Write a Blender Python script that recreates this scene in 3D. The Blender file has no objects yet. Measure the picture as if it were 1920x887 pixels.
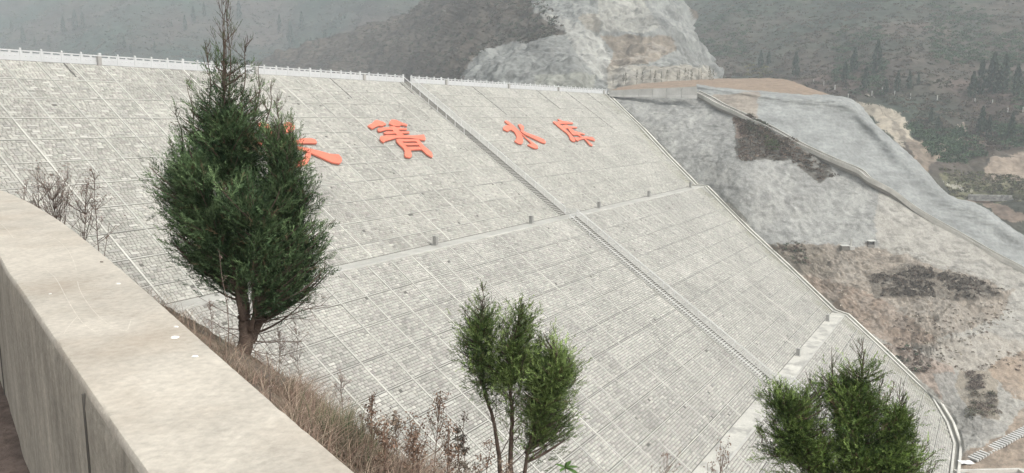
import bpy, math, random
import numpy as np
from mathutils import Matrix, Vector
random.seed(5); RNG = np.random.default_rng(5)
scene = bpy.context.scene
COL = scene.collection

# ------------------------------------------------------------------ camera
PITCH, ROLL, FPX = 0.1557, 0.0022, 1446.0
cam_d = bpy.data.cameras.new('camera'); cam = bpy.data.objects.new('camera', cam_d); COL.objects.link(cam)
cam_d.sensor_width = 36.0; cam_d.lens = 36.0 * FPX / 1920.0; cam_d.clip_end = 4000; cam_d.clip_start = 0.05
cam.matrix_world = Matrix.Rotation(math.pi/2 - PITCH, 4, 'X') @ Matrix.Rotation(ROLL, 4, 'Z')
scene.camera = cam
# ------------------------------------------------------------------ light
SUN_EL, SUN_ROT = math.radians(50), math.radians(135)
w = bpy.data.worlds.new('World'); scene.world = w; w.use_nodes = True
nt = w.node_tree; nt.nodes.clear()
sky = nt.nodes.new('ShaderNodeTexSky'); sky.sky_type = 'NISHITA'; sky.sun_disc = False
sky.sun_elevation = SUN_EL; sky.sun_rotation = SUN_ROT; sky.air_density = 1.0; sky.dust_density = 4.0
hs = nt.nodes.new('ShaderNodeHueSaturation'); hs.inputs['Saturation'].default_value = 0.16
bg = nt.nodes.new('ShaderNodeBackground'); bg.inputs[1].default_value = 0.11
wo = nt.nodes.new('ShaderNodeOutputWorld')
nt.links.new(sky.outputs[0], hs.inputs['Color']); nt.links.new(hs.outputs[0], bg.inputs[0]); nt.links.new(bg.outputs[0], wo.inputs[0])
sd = bpy.data.lights.new('sun', 'SUN'); sd.energy = 1.5; sd.angle = math.radians(12); sd.color = (1, .97, .92)
sun = bpy.data.objects.new('sun', sd); COL.objects.link(sun)
sdir = Vector((math.sin(SUN_ROT)*math.cos(SUN_EL), math.cos(SUN_ROT)*math.cos(SUN_EL), math.sin(SUN_EL)))
sun.rotation_euler = sdir.to_track_quat('Z', 'Y').to_euler()
vs = scene.view_settings; vs.view_transform = 'Standard'; vs.look = 'None'; vs.gamma = 1; vs.use_curve_mapping = False
vs.exposure = 1.0
scene.cycles.volume_bounces = 1; scene.cycles.max_bounces = 6; scene.cycles.diffuse_bounces = 3
HAZE_DENSITY = 0.00062

# ------------------------------------------------------------------ geometry helpers
CP, SP = math.cos(PITCH), math.sin(PITCH)
def P(px, py, d):
    """world point seen from the standpoint in direction (px,py), d metres north of it"""
    a, b = px - 960.0, py - 443.5
    cr, sr = math.cos(ROLL), math.sin(ROLL)
    u, v = cr*a + sr*b, -sr*a + cr*b
    x, zz = u/FPX, -v/FPX
    y = CP + SP*zz; z = -SP + CP*zz
    return np.array([x*d/y, d, z*d/y])
def proj(p):
    p = np.asarray(p, float); x, y, z = p[..., 0], p[..., 1], p[..., 2]
    yy = CP*y - SP*z; zz = SP*y + CP*z
    yy = np.where(np.abs(yy) < 1e-3, 1e-3, yy)
    u, v = FPX*x/yy, -FPX*zz/yy
    cr, sr = math.cos(ROLL), math.sin(ROLL)
    return np.stack([960 + cr*u - sr*v, 443.5 + sr*u + cr*v], -1)

def _hash(ix, iy, iz, s):
    h = (ix*374761393 + iy*668265263 + iz*2147483647*0 + iz*1274126177 + s*974634777) & 0xffffffff
    h = ((h ^ (h >> 13))*1274126177) & 0xffffffff
    return ((h ^ (h >> 16)) & 0xffff)/65535.0
def vnoise(p, s=0):
    p = np.asarray(p, float); i = np.floor(p).astype(np.int64); f = p - i; f = f*f*(3-2*f)
    r = 0
    for dx in (0, 1):
        for dy in (0, 1):
            for dz in (0, 1):
                wgt = (f[..., 0] if dx else 1-f[..., 0])*(f[..., 1] if dy else 1-f[..., 1])*(f[..., 2] if dz else 1-f[..., 2])
                r = r + wgt*_hash(i[..., 0]+dx, i[..., 1]+dy, i[..., 2]+dz, s)
    return r*2-1
def fbm(p, scale, octv=4, s=0, gain=.5):
    p = np.asarray(p, float)/scale; a = 1; t = 0; n = 0
    for k in range(octv):
        t = t + a*vnoise(p*2**k + 17.3*k, s+k); n += a; a *= gain
    return t/n
def inpoly(x, y, poly):
    r = np.zeros(x.shape, bool); n = len(poly)
    for i in range(n):
        x0, y0 = poly[i]; x1, y1 = poly[(i+1) % n]
        if y0 == y1: continue
        c = ((y0 > y) != (y1 > y)) & (x < (x1-x0)*(y-y0)/(y1-y0)+x0); r ^= c
    return r

def mesh(name, V, F, cols=None, smooth=False):
    """F: (n,3|4) array or list of lists; cols per vertex rgb"""
    me = bpy.data.meshes.new(name); V = np.asarray(V, np.float32)
    if isinstance(F, np.ndarray):
        n, k = F.shape
        me.vertices.add(len(V)); me.vertices.foreach_set('co', V.ravel())
        me.loops.add(n*k); me.loops.foreach_set('vertex_index', F.astype(np.int32).ravel())
        me.polygons.add(n); me.polygons.foreach_set('loop_start', np.arange(0, n*k, k, dtype=np.int32))
        me.update(calc_edges=True)
    else:
        me.from_pydata([tuple(map(float, v)) for v in V], [], [tuple(int(i) for i in f) for f in F]); me.update()
    if cols is not None:
        cols = np.asarray(cols, np.float32)
        if cols.ndim == 1: cols = np.tile(cols, (len(V), 1))
        at = me.color_attributes.new('col', 'FLOAT_COLOR', 'POINT')
        at.data.foreach_set('color', np.concatenate([cols, np.ones((len(V), 1), np.float32)], 1).ravel())
    if smooth: me.polygons.foreach_set('use_smooth', np.ones(len(me.polygons), bool))
    return me
def ob(name, me, mat=None, parent=None, **kw):
    o = bpy.data.objects.new(name, me); COL.objects.link(o)
    if mat is not None and me is not None and not me.materials: me.materials.append(mat)
    if parent is not None: o.parent = parent
    for k, v in kw.items(): o[k] = v
    return o
def empty(name, label, cat, loc=(0, 0, 0), group=None, **kw):
    o = bpy.data.objects.new(name, None); COL.objects.link(o); o.location = loc; o.empty_display_size = .2
    o['label'] = label; o['category'] = cat
    if group: o['group'] = group
    for k, v in kw.items(): o[k] = v
    return o

class MB:
    def __init__(s): s.v = []; s.f = []; s.c = []; s.n = 0
    def add(s, V, F, c=(.5, .5, .5)):
        V = np.asarray(V, float).reshape(-1, 3); s.v.append(V)
        for f in F: s.f.append([i+s.n for i in f])
        c = np.asarray(c, float)
        s.c.append(np.tile(c, (len(V), 1)) if c.ndim == 1 else c); s.n += len(V)
    def hexa(s, b, t, c=(.5, .5, .5)):   # bottom 4 pts, top 4 pts (ccw from above)
        s.add(list(b)+list(t), [(3, 2, 1, 0), (4, 5, 6, 7), (0, 1, 5, 4), (1, 2, 6, 5), (2, 3, 7, 6), (3, 0, 4, 7)], c)
    def frame(s, o, X, Y, Z, x0, x1, y0, y1, z0, z1, c=(.5, .5, .5)):
        if np.dot(np.cross(X, Y), Z) < 0: o = o + X*x0 + X*x1; X = -X   # keep faces turned outwards
        q = lambda x, y, z: o + X*x + Y*y + Z*z
        s.hexa([q(x0, y0, z0), q(x1, y0, z0), q(x1, y1, z0), q(x0, y1, z0)], [q(x0, y0, z1), q(x1, y0, z1), q(x1, y1, z1), q(x0, y1, z1)], c)
    def tube(s, pts, rad, n=6, c=(.5, .5, .5), cap=True):
        pts = np.asarray(pts, float); m = len(pts); rad = np.broadcast_to(np.asarray(rad, float), (m,))
        T = np.gradient(pts, axis=0); T /= np.linalg.norm(T, axis=1)[:, None]+1e-9
        ref = np.array([0, 0, 1.]) if abs(T[0][2]) < .9 else np.array([1., 0, 0])
        V = []
        for i in range(m):
            a = np.cross(T[i], ref); a /= np.linalg.norm(a)+1e-9; b = np.cross(T[i], a)
            for k in range(n):
                an = 2*math.pi*k/n; V.append(pts[i]+rad[i]*(math.cos(an)*a+math.sin(an)*b))
        F = [(i*n+k, i*n+(k+1) % n, (i+1)*n+(k+1) % n, (i+1)*n+k) for i in range(m-1) for k in range(n)]
        if cap: F += [tuple(range(n-1, -1, -1)), tuple((m-1)*n+k for k in range(n))]
        s.add(V, F, c)
    def build(s, name, mat, parent=None, origin=None, smooth=False, **kw):
        V = np.concatenate(s.v); C = np.concatenate(s.c)
        if origin is not None: V = V - np.asarray(origin)
        me = mesh(name, V, s.f, C, smooth)
        o = ob(name, me, mat, parent, **kw)
        return o

# ------------------------------------------------------------------ materials
def mat(name, rough=.85, scale=1.0, var=.25, detail=6, bump=0.0, bscale=8.0, fine=0.0, fscale=20, tint=None, objrand=0.0, base=None, spec=.25, stain=None, streak=0.0, streak_scale=(2, 2, .15), two=False):
    m = bpy.data.materials.new(name); m.use_nodes = True; t = m.node_tree; N = t.nodes; L = t.links
    b = N['Principled BSDF']; b.inputs['Roughness'].default_value = rough; b.inputs['Specular IOR Level'].default_value = spec
    if base is None:
        a = N.new('ShaderNodeAttribute'); a.attribute_name = 'col'; cur = a.outputs['Color']
    else:
        a = N.new('ShaderNodeRGB'); a.outputs[0].default_value = (*base, 1); cur = a.outputs[0]
    geo = N.new('ShaderNodeNewGeometry'); pos = geo.outputs['Position']
    def noise(sc, det, vec=None):
        n = N.new('ShaderNodeTexNoise'); n.inputs['Scale'].default_value = sc; n.inputs['Detail'].default_value = det; n.inputs['Roughness'].default_value = .6
        L.new(vec or pos, n.inputs['Vector']); return n.outputs['Fac']
    def mulby(cur, fac, lo, hi, fmin=.3, fmax=.7):
        mr = N.new('ShaderNodeMapRange'); mr.inputs['From Min'].default_value = fmin; mr.inputs['From Max'].default_value = fmax
        mr.inputs['To Min'].default_value = lo; mr.inputs['To Max'].default_value = hi; L.new(fac, mr.inputs['Value'])
        v = N.new('ShaderNodeVectorMath'); v.operation = 'SCALE'; L.new(cur, v.inputs[0]); L.new(mr.outputs[0], v.inputs['Scale']); return v.outputs[0]
    if var: cur = mulby(cur, noise(scale, detail), 1-var, 1+var)
    if fine: cur = mulby(cur, noise(fscale, 4), 1-fine, 1+fine)
    if streak:
        mp = N.new('ShaderNodeMapping'); mp.inputs['Scale'].default_value = streak_scale; L.new(pos, mp.inputs['Vector'])
        cur = mulby(cur, noise(3.0, 5, mp.outputs[0]), 1-streak, 1+streak)
    if objrand:
        oi = N.new('ShaderNodeObjectInfo'); cur = mulby(cur, oi.outputs['Random'], 1-objrand, 1+objrand, 0, 1)
    if stain:
        (sc, col, lo, hi, amt) = stain
        mx = N.new('ShaderNodeMix'); mx.data_type = 'RGBA'
        mr = N.new('ShaderNodeMapRange'); mr.inputs['From Min'].default_value = lo; mr.inputs['From Max'].default_value = hi; mr.inputs['To Max'].default_value = amt
        L.new(noise(sc, 8), mr.inputs['Value']); L.new(mr.outputs[0], mx.inputs['Factor'])
        L.new(cur, mx.inputs['A']); mx.inputs['B'].default_value = (*col, 1); cur = mx.outputs['Result']
    L.new(cur, b.inputs['Base Color'])
    if bump:
        bp = N.new('ShaderNodeBump'); bp.inputs['Strength'].default_value = bump; bp.inputs['Distance'].default_value = .5/bscale
        L.new(noise(bscale, 8), bp.inputs['Height']); L.new(bp.outputs[0], b.inputs['Normal'])
    return m
M_stone = mat('granite_stone', .9, .12, .07, fine=.10, fscale=9, bump=.25, bscale=20)
M_stone1 = mat('granite_stone_single', .9, .12, .07, fine=.10, fscale=9, bump=.25, bscale=20, objrand=.22)
M_conc = mat('pale_concrete', .9, .5, .14, fine=.10, fscale=8, bump=.2, bscale=10, stain=(.35, (.20, .19, .16), .5, .8, .5))
M_berm = mat('stained_concrete', .92, .35, .12, fine=.12, fscale=6, stain=(.55, (.30, .29, .265), .50, .62, .75))
M_rib = mat('concrete_rib', .9, .3, .14, fine=.08, fscale=6, objrand=.14)
M_marble = mat('white_carved_stone', .6, 1.2, .05, fine=.04, base=(.57, .575, .57))
M_red = mat('red_paint', .6, .5, .14, fine=.05, fscale=5, base=(.74, .20, .125), bump=.05)
M_terr = mat('terrain', .95, .9, .22, fine=.22, fscale=5, bump=.5, bscale=3)
M_shot = mat('far_rock', .95, .25, .20, fine=.16, fscale=1.6, bump=.5, bscale=1.2, streak=.10, streak_scale=(.25, .25, .04))
M_far = mat('far_hillside', .95, .04, .25, fine=.25, fscale=.5, bump=.6, bscale=.5)
M_leaf = mat('juniper_foliage', .75, 2.5, .25, fine=.15, fscale=30, spec=.15)
M_bark = mat('bark', .95, 12, .3, fine=.25, fscale=60, bump=.6, bscale=60)
M_dry = mat('dry_plants', .95, 3, .25, fine=.1, fscale=40)
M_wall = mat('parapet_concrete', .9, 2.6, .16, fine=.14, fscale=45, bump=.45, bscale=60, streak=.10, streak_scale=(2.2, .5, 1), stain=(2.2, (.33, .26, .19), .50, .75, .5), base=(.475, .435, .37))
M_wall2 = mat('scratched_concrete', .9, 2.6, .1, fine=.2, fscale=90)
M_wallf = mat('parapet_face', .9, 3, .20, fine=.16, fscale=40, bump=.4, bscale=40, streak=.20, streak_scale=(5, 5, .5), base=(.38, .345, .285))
M_soil = mat('soil', .98, 3, .3, fine=.3, fscale=18, bump=.9, bscale=14)
M_metal = mat('galvanised_rail', .5, 2, .08, base=(.74, .74, .72))
M_dark = mat('dark_gap_and_shade', .95, 1, .2, base=(.10, .095, .085))

# ------------------------------------------------------------------ dam frame of reference
O = np.array([-48.060, 76.903, 5.186]); D = np.array([.53172, .84692, 0]); N_ = np.array([.84692, -.53172, 0]); UP = np.array([0, 0, 1.])
M1, M2 = 1.475, 1.490
A0, A1, Z1 = .5, 29.15, -19.42          # upper slope
B1 = 31.35                              # berm
A2, Z2 = 59.7, -38.45                   # middle slope ends
B2 = 61.9
A3 = 79.7; Z3 = Z2 - (A3-B2)/M2
def zprof(a):
    return np.interp(a, [-8, A0, A1, B1, A2, B2, A3], [0, 0, Z1, Z1, Z2, Z2, Z3])
SL = [(A0, A1, 0., Z1), (B1, A2, Z1, Z2), (B2, A3, Z2, Z3)]
def Wd(t, a, z): return O + D*t + N_*a + UP*z
def Wv(t, a, z): return O + np.outer(t, D) + np.outer(a, N_) + np.outer(z, UP)
def slope_frame(i):
    a0, a1, z0, z1 = SL[i]; L = math.hypot(a1-a0, z1-z0)
    S = (N_*(a1-a0)+UP*(z1-z0))/L      # down slope
    n = np.cross(D, S); n = n if n[2] > 0 else -n
    return a0, a1, z0, z1, L, S, n
EDGE = [(.0, 132.3), (.9, 131.), (12.2, 125.5), (21.2, 119.4), (29.1, 115.), (31.3, 114.), (42, 107.6), (51.2, 103.6), (59.6, 99.3), (62, 97.6), (65.2, 96.2), (67.9, 95), (72.2, 92.7), (75.9, 91), (78.4, 85.3), (79.7, 79.4)]
ea, et = [e[0] for e in EDGE], [e[1] for e in EDGE]
def tedge(a): return np.interp(a, ea, et)
TMIN = [-19., -13., 12.]
RIB0, RIBW = -1.95, 3.262

dam = empty('dam', 'tall grey stone paved dam face stepped by two level berms', 'dam', tuple(O))
def dloc(V): return V - O
# body / mortar bed
for nm, (a0, a1, z0, z1), i in (('slope_bed', SL[0], 0), ('slope_bed', SL[1], 1), ('slope_bed', SL[2], 2)):
    V = []; F = []; aa = np.linspace(a0, a1, 40)
    fr = slope_frame(i); n = fr[6]
    for a in aa:
        z = z0+(z1-z0)*(a-a0)/(a1-a0)
        V += [Wd(TMIN[i]-4, a, z)-n*.03, Wd(tedge(a)+.1, a, z)-n*.03]
    F = [(2*k, 2*k+2, 2*k+3, 2*k+1) for k in range(len(aa)-1)]
    ob(nm, mesh(nm, dloc(np.array(V)), F, np.array([.125, .12, .105])), M_stone, dam)
# stones
stone_candidates = []
allV = []; allC = []
rs = np.random.default_rng(11)
SW, SH = .36, .305
for i in range(3):
    a0, a1, z0, z1, L, S, n = slope_frame(i)
    cosb = (a1-a0)/L
    start = (3.27-A0)/cosb if i == 0 else ((34.25-B1)/cosb if i == 1 else 2.9)
    hs_ = [0.0, start]
    while hs_[-1]+3.2 < L-.3: hs_.append(hs_[-1]+(3.19 if i == 1 else 3.23))
    hs_.append(L)
    if i == 0: H_up = hs_
    elif i == 1: H_mid = hs_
    else: H_low = hs_
    for j in range(len(hs_)-1):
        s0, s1 = hs_[j]+(.09 if j else .10), hs_[j+1]-.13
        nr = max(1, int(round((s1-s0)/SH))); rh = (s1-s0)/nr
        k0 = math.floor((TMIN[i]-RIB0)/RIBW); k1 = math.ceil((tedge(a0+s0*cosb)-RIB0)/RIBW)
        for k in range(k0, k1):
            ta, tb = RIB0+k*RIBW+.09, RIB0+(k+1)*RIBW-.09
            ptone = rs.normal(0, .018)
            for r in range(nr):
                sa, sb = s0+r*rh+.017, s0+(r+1)*rh-.017
                te = tedge(a0+sb*cosb)-.25
                if ta > te: continue
                nc = 9; wds = rs.uniform(.75, 1.25, nc)
                mrg = rs.random(nc) < .10
                cuts = np.concatenate([[0], np.cumsum(wds)]); cuts = ta+(tb-ta)*cuts/cuts[-1]
                keep = np.concatenate([[True], ~mrg[1:], [True]]); cuts = cuts[keep]
                cuts[-1] = tb
                c0 = cuts[:-1]+.026; c1 = cuts[1:]-.026; c1 = np.minimum(c1, te)
                ok = (c1-c0) > .08; c0, c1 = c0[ok], c1[ok]
                if len(c0) == 0: continue
                m = len(c0)
                ok = rs.random(m) > .002; c0, c1 = c0[ok], c1[ok]; m = len(c0)
                h = rs.uniform(.008, .026, m)
                tone = .405+ptone+rs.normal(0, .040, m); br = rs.random(m)
                tone = np.where(br > .955, rs.uniform(.47, .54, m), tone); tone = np.where(br < .03, rs.uniform(.28, .34, m), tone)
                sj0 = sa+rs.uniform(-.008, .010, m); sj1 = sb+rs.uniform(-.010, .008, m)
                stone_candidates.append(np.stack([np.full(m, i), c0, c1, sj0, sj1, h, tone, rs.uniform(-1, 1, m)], 1))
ST = np.concatenate(stone_candidates)
FR = [slope_frame(i) for i in range(3)]
def stone_center(st):
    i = st[:, 0].astype(int); T = (st[:, 1]+st[:, 2])/2; s = (st[:, 3]+st[:, 4])/2
    base = np.array([Wd(0, f[0], f[2]) for f in FR])[i]; Sx = np.array([f[5] for f in FR])[i]
    return base + T[:, None]*D + s[:, None]*Sx
cen = stone_center(ST); pp = proj(cen)
WALLPX = [(-50, 330), (0, 352), (100, 402), (200, 477), (300, 565), (400, 650), (470, 690), (560, 735), (640, 770), (700, 830), (760, 860), (820, 890)]
wy = np.interp(pp[:, 0], [q[0] for q in WALLPX], [q[1] for q in WALLPX])
hid = ((pp[:, 0] > 290) & (pp[:, 0] < 615) & (pp[:, 1] < 620)) | ((pp[:, 0] > 860) & (pp[:, 0] < 1090)) | ((pp[:, 0] > 1420) & (pp[:, 1] > 690))
vis = (pp[:, 0] > 0) & (pp[:, 0] < 1910) & (pp[:, 1] > 100) & (pp[:, 1] < 880) & (pp[:, 1] < wy) & ~hid
tl = proj(cen + D*.18)[:, 0]-proj(cen - D*.18)[:, 0]
big = np.hypot(*(proj(cen+D*((ST[:, 2]-ST[:, 1])/2)[:, None])-proj(cen-D*((ST[:, 2]-ST[:, 1])/2)[:, None])).T)
idx = np.where(vis)[0]; idx = idx[np.argsort(-big[idx])][:300]
single = np.zeros(len(ST), bool); single[idx] = True
def stone_block(st, lift=0.0):
    i = st[:, 0].astype(int)
    base = np.array([Wd(0, f[0], f[2]) for f in FR])[i]; Sx = np.array([f[5] for f in FR])[i]; nn = np.array([f[6] for f in FR])[i]
    c0, c1, s0, s1, h = st[:, 1], st[:, 2], st[:, 3], st[:, 4], st[:, 5]; sk = st[:, 7]*.006
    ins = .014
    V = np.zeros((len(st), 8, 3))
    for q, (t_, s_, hh) in enumerate([(c0, s0, -.03), (c1, s0, -.03), (c1, s1, -.03), (c0, s1, -.03), (c0+ins, s0+ins, h+sk), (c1-ins, s0+ins, h), (c1-ins, s1-ins, h-sk), (c0+ins, s1-ins, h)]):
        hh = np.broadcast_to(hh, c0.shape)
        V[:, q] = base + t_[:, None]*D + s_[:, None]*Sx + hh[:, None]*nn
    return V
rest = ST[~single]
V = stone_block(rest).reshape(-1, 3)
F1 = np.array([(4, 5, 6, 7), (0, 1, 5, 4), (1, 2, 6, 5), (2, 3, 7, 6), (3, 0, 4, 7)])
F = (F1[None]+8*np.arange(len(rest))[:, None, None]).reshape(-1, 4)
ctr = stone_center(rest)
pt = fbm(ctr, 7.0, 4, 3)
warm = np.where(rest[:, 0] == 0, 1.0, 0.3)
tone = rest[:, 6]*(1+.12*pt+.10*fbm(ctr, 1.6, 3, 33))
tn = np.clip(tone, .1, .8)
C = np.stack([tn*(1.0), tn*(.972), tn*(.882-.015*warm)], 1)*.98
dz = rs.normal(0, .008, len(rest)); C[:, 1] += dz*.4; C[:, 0] -= dz*.2
# damp moss near the far abutment
eg = tedge(np.where(rest[:, 0] == 0, A0, np.where(rest[:, 0] == 1, B1, B2))+rest[:, 3]*.83)-rest[:, 1]
mo = np.clip(1-eg/6, 0, 1)*np.clip(.5+1.2*fbm(ctr, 3, 3, 9), 0, 1)*(rest[:, 1] > 60)
C *= (1-.35*mo)[:, None]; C[:, 2] *= (1-.15*mo)
me = mesh('paving_stone_field', dloc(V), F, np.repeat(C, 8, 0))
ob('paving_stone_field', me, M_stone, dam, kind='stuff')
print('stones', len(ST))
# nearest stones one by one (shared meshes)
var_me = []
for q in range(12):
    r_ = np.random.default_rng(q); sk = r_.uniform(-.12, .12, 4)
    Vq = np.array([(-.5, -.5, -.6), (.5, -.5, -.6), (.5, .5, -.6), (-.5, .5, -.6), (-.46, -.45, 1+sk[0]), (.46, -.45, 1+sk[1]), (.46, .45, 1+sk[2]), (-.46, .45, 1+sk[3])])
    tq = r_.uniform(.36, .48)
    var_me.append(mesh('paving_stone', Vq, [(4, 5, 6, 7), (0, 1, 5, 4), (1, 2, 6, 5), (2, 3, 7, 6), (3, 0, 4, 7)], np.array([tq, tq*.972, tq*.88])*.98))
    var_me[-1].materials.append(M_stone1)
for st in ST[single]:
    f = FR[int(st[0])]
    o = ob('paving_stone', var_me[random.randrange(12)], None, dam)
    c = stone_center(st[None])[0] - O
    X, Y, Z = D, f[5], f[6]
    if np.dot(np.cross(X, Y), Z) < 0: Y = -Y
    R = Matrix(((X[0], Y[0], Z[0]), (X[1], Y[1], Z[1]), (X[2], Y[2], Z[2]))).to_4x4()
    o.matrix_local = Matrix.Translation(Vector(c)) @ R @ Matrix.Diagonal((st[2]-st[1], st[4]-st[3], st[5], 1))
# ribs
def rib_box(t0, t1, i, s0, s1, up, dn=.03, c=(.58, .57, .52), name='concrete_rib'):
    a0, a1, z0, z1, L, S, n = FR[i]; b = MB(); o = Wd(0, a0, z0)
    # split in pieces so that the run is gently uneven
    m = max(1, int((s1-s0)/3.2)) if abs(t1-t0) < 1 else max(1, int(abs(t1-t0)/6.5))
    for q in range(m):
        if abs(t1-t0) < 1:
            x0 = s0+(s1-s0)*q/m; x1 = s0+(s1-s0)*(q+1)/m-.01
            cc = np.array(c)*(1+random.uniform(-.12, .08)); j = random.uniform(-.012, .012)
            b.frame(o, D, S, n, t0+j, t1+j, x0, x1, -dn, up+random.uniform(-.01, .01), cc)
        else:
            x0 = t0+(t1-t0)*q/m; x1 = t0+(t1-t0)*(q+1)/m-.01
            cc = np.array(c)*(1+random.uniform(-.14, .08)); j = random.uniform(-.012, .012)
            b.frame(o, D, S, n, x0, x1, s0+j, s1+j, -dn, up+random.uniform(-.012, .012), cc)
    b.build(name, M_rib, dam, origin=O)
def t_to_s(i, t):  # slope distance at which the abutment edge reaches t
    a0, a1, z0, z1, L, S, n = FR[i]
    ss = np.linspace(0, L, 200); te = tedge(a0+ss*(a1-a0)/L); ok = te > t+.3
    return ss[ok][-1] if ok.any() else 0
for i in range(3):
    L = FR[i][4]; k = math.floor((TMIN[i]-RIB0)/RIBW)
    while True:
        t = RIB0+k*RIBW; k += 1
        if t > tedge(FR[i][0])-.5: break
        if t < TMIN[i]: continue
        s1 = min(L-.12, t_to_s(i, t))
        if s1 < 1: continue
        weak = random.random() < (.15 if t < 20 else .35)
        rib_box(t-.078, t+.078, i, .12, s1, .045 if not weak else .02, c=(.485, .475, .43) if not weak else (.43, .425, .385))
    for s in (H_up, H_mid, H_low)[i][1:-1]:
        a = FR[i][0]+s*(FR[i][1]-FR[i][0])/L
        rib_box(TMIN[i], float(tedge(a))-.3, i, s-.045, s+.045, .045, c=(.47, .46, .42))
# berms and crest slab
def strip(name, a0, a1, z, th, t0, t1f, c, matx, over=0):
    b = MB(); m = 24
    for q in range(m):
        ta = t0+(t1f-t0)*q/m; tb = t0+(t1f-t0)*(q+1)/m-.012
        cc = np.array(c)*(1+random.uniform(-.05, .05))
        b.frame(O.copy(), D, N_, UP, ta, tb, a0, a1, z-th, z+random.uniform(0, .006), cc)
    return b.build(name, matx, dam, origin=O)
strip('berm_walkway', A1-.05, B1-.25, Z1+.02, .3, -19, 114.6, (.44, .43, .39), M_conc)
strip('berm_edge_kerb', B1-.25, B1+.05, Z1+.06, .4, -19, 113.8, (.52, .51, .47), M_conc)
strip('berm_walkway', A2-.05, B2-.2, Z2+.02, .3, -13, 98.6, (.54, .525, .47), M_berm)
strip('berm_edge_kerb', B2-.2, B2+.05, Z2+.06, .4, -13, 97.3, (.49, .48, .44), M_conc)
strip('crest_road', -7, -.15, -.12, .4, -30, 132, (.45, .44, .42), M_conc)
strip('crest_kerb', -.15, .42, -.02, .4, -30, 132, (.60, .59, .56), M_conc)
for t_, l_ in ((3.9, 2.6), (40.9, 5), (56.0, 3.6), (75.8, 9), (98.6, 7), (111.2, 14), (121.5, 5)):
    b = MB(); f = FR[0]; k_n = 6
    for q in range(k_n): b.frame(Wd(0, f[0], 0), D, f[5], f[6], t_-.07, t_+.07+.03*math.sin(q*2.1), .1+l_*q/k_n, .1+l_*(q+1)/k_n-.02, -.02, .052, (.13, .125, .115))
    b.build('joint_and_rib_shade', M_dark, dam, origin=O)  # dark strips drawn for joints and the rib shadow below the railing
b = MB(); b.frame(O.copy(), D, N_, UP, -40, 131, -30, -7.02, -24, -.2, (.3, .29, .27)); b.build('embankment_core', M_conc, dam, origin=O)

# ------------------------------------------------------------------ stairs on the dam
STAIR = [(56.5, 58.45), (55.2, 57.45), (55.1, 57.6)]
def flight(i, label, smax=None):
    a0, a1, z0, z1, L, S, n = FR[i]; tl_, tr_ = STAIR[i]
    if smax: L = smax
    st = empty('stone_stairway', label, 'stairs', tuple(Wd(tl_, a0, z0)), 'flights of steps down the dam face'); org = np.array(st.location)
    nst = int(L*math.sqrt(1/(1+M1*M1))/.20) ; run = L*(a1-a0)/FR[i][4]/nst; rise = L*(z0-z1)/FR[i][4]/nst
    b = MB(); b.frame(np.zeros(3), D, N_, UP, .22, tr_-tl_-.2, 0, run+.03, -.30, 0, (.47, .46, .42)); b.frame(np.zeros(3), D, N_, UP, .24, tr_-tl_-.22, run+.03, run+.04, -.20, -.03, (.15, .145, .13)); sm = mesh('step', np.concatenate(b.v), b.f, np.concatenate(b.c)); sm.materials.append(M_conc)  # dark strip on each riser paints in the shade under its tread
    for q in range(nst):
        o = ob('step', sm, None, st); o.location = tuple(Wd(tl_, a0+q*run, z0-q*rise+.07)-org)
    for side, (x0, x1) in (('l', (tl_, tl_+.2)), ('r', (tr_-.18, tr_))):
        b = MB(); o_ = Wd(0, a0, z0)
        b.frame(o_, D, S, n, x0, x1, 0, L, -.05, .22 if side == 'r' else .10, (.47, .46, .42)); b.build('side_kerb', M_conc, st, origin=org)
    b = MB(); b.frame(Wd(0, a0, z0), D, S, n, tr_-.27, tr_-.19, 0, L, .0, .20, (.06, .06, .055)); b.build('painted_gap_shade', M_dark, st, origin=org)  # dark strip added as painted shade along the right kerb
    return L
def railing_run(label, t, i, s0, s1, h=.95, kerb=.2, cat='handrail', postgap=1.9, bal=True):
    a0, a1, z0, z1, L, S, n = FR[i]
    hr = empty('handrail', label, cat, tuple(Wd(t, a0, z0)), 'metal handrails beside the dam steps'); org = np.array(hr.location)
    def q(s): return Wd(t, a0, z0)+S*s+n*kerb
    b = MB(); b.tube([q(s0)+UP*h, q(s1)+UP*h], .05, 6); b.build('top_rail', M_metal, hr, origin=org)
    b = MB(); b.tube([q(s0)+UP*.12, q(s1)+UP*.12], .02, 5); b.build('bottom_rail', M_metal, hr, origin=org)
    m = max(1, int((s1-s0)/postgap))
    pm = MB(); pm.frame(np.zeros(3), D, N_, UP, -.03, .03, -.03, .03, -.1, h+.02, (.5, .5, .5)); pme = mesh('post', np.concatenate(pm.v), pm.f, np.concatenate(pm.c)); pme.materials.append(M_metal)
    for k in range(m+1):
        o = ob('post', pme, None, hr); o.location = tuple(q(s0+(s1-s0)*k/m)-org)
    if bal:
        b = MB(); mm = int((s1-s0)/.17)
        for k in range(mm):
            p = q(s0+(k+.5)*(s1-s0)/mm); b.frame(p, D, N_, UP, -.016, .016, -.016, .016, .12, h, (.6, .6, .6))
        b.build('baluster', M_metal, hr, origin=org, kind='stuff')
L0 = flight(0, 'top flight of dam steps from the white crest railing to the upper berm')
L1 = flight(1, 'long middle flight of dam steps between the two berms')
L2 = flight(2, 'lowest flight of dam steps below the second berm')
railing_run('metal handrail on the right side of the top flight of steps', STAIR[0][1]-.09, 0, .3, L0-.2)
railing_run('metal handrail on the left side of the top flight of steps', STAIR[0][0]+.1, 0, .3, L0*.42, kerb=.1, bal=False)
railing_run('metal handrail on the right side of the middle flight of steps', STAIR[1][1]-.09, 1, .2, L1-.2)
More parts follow.
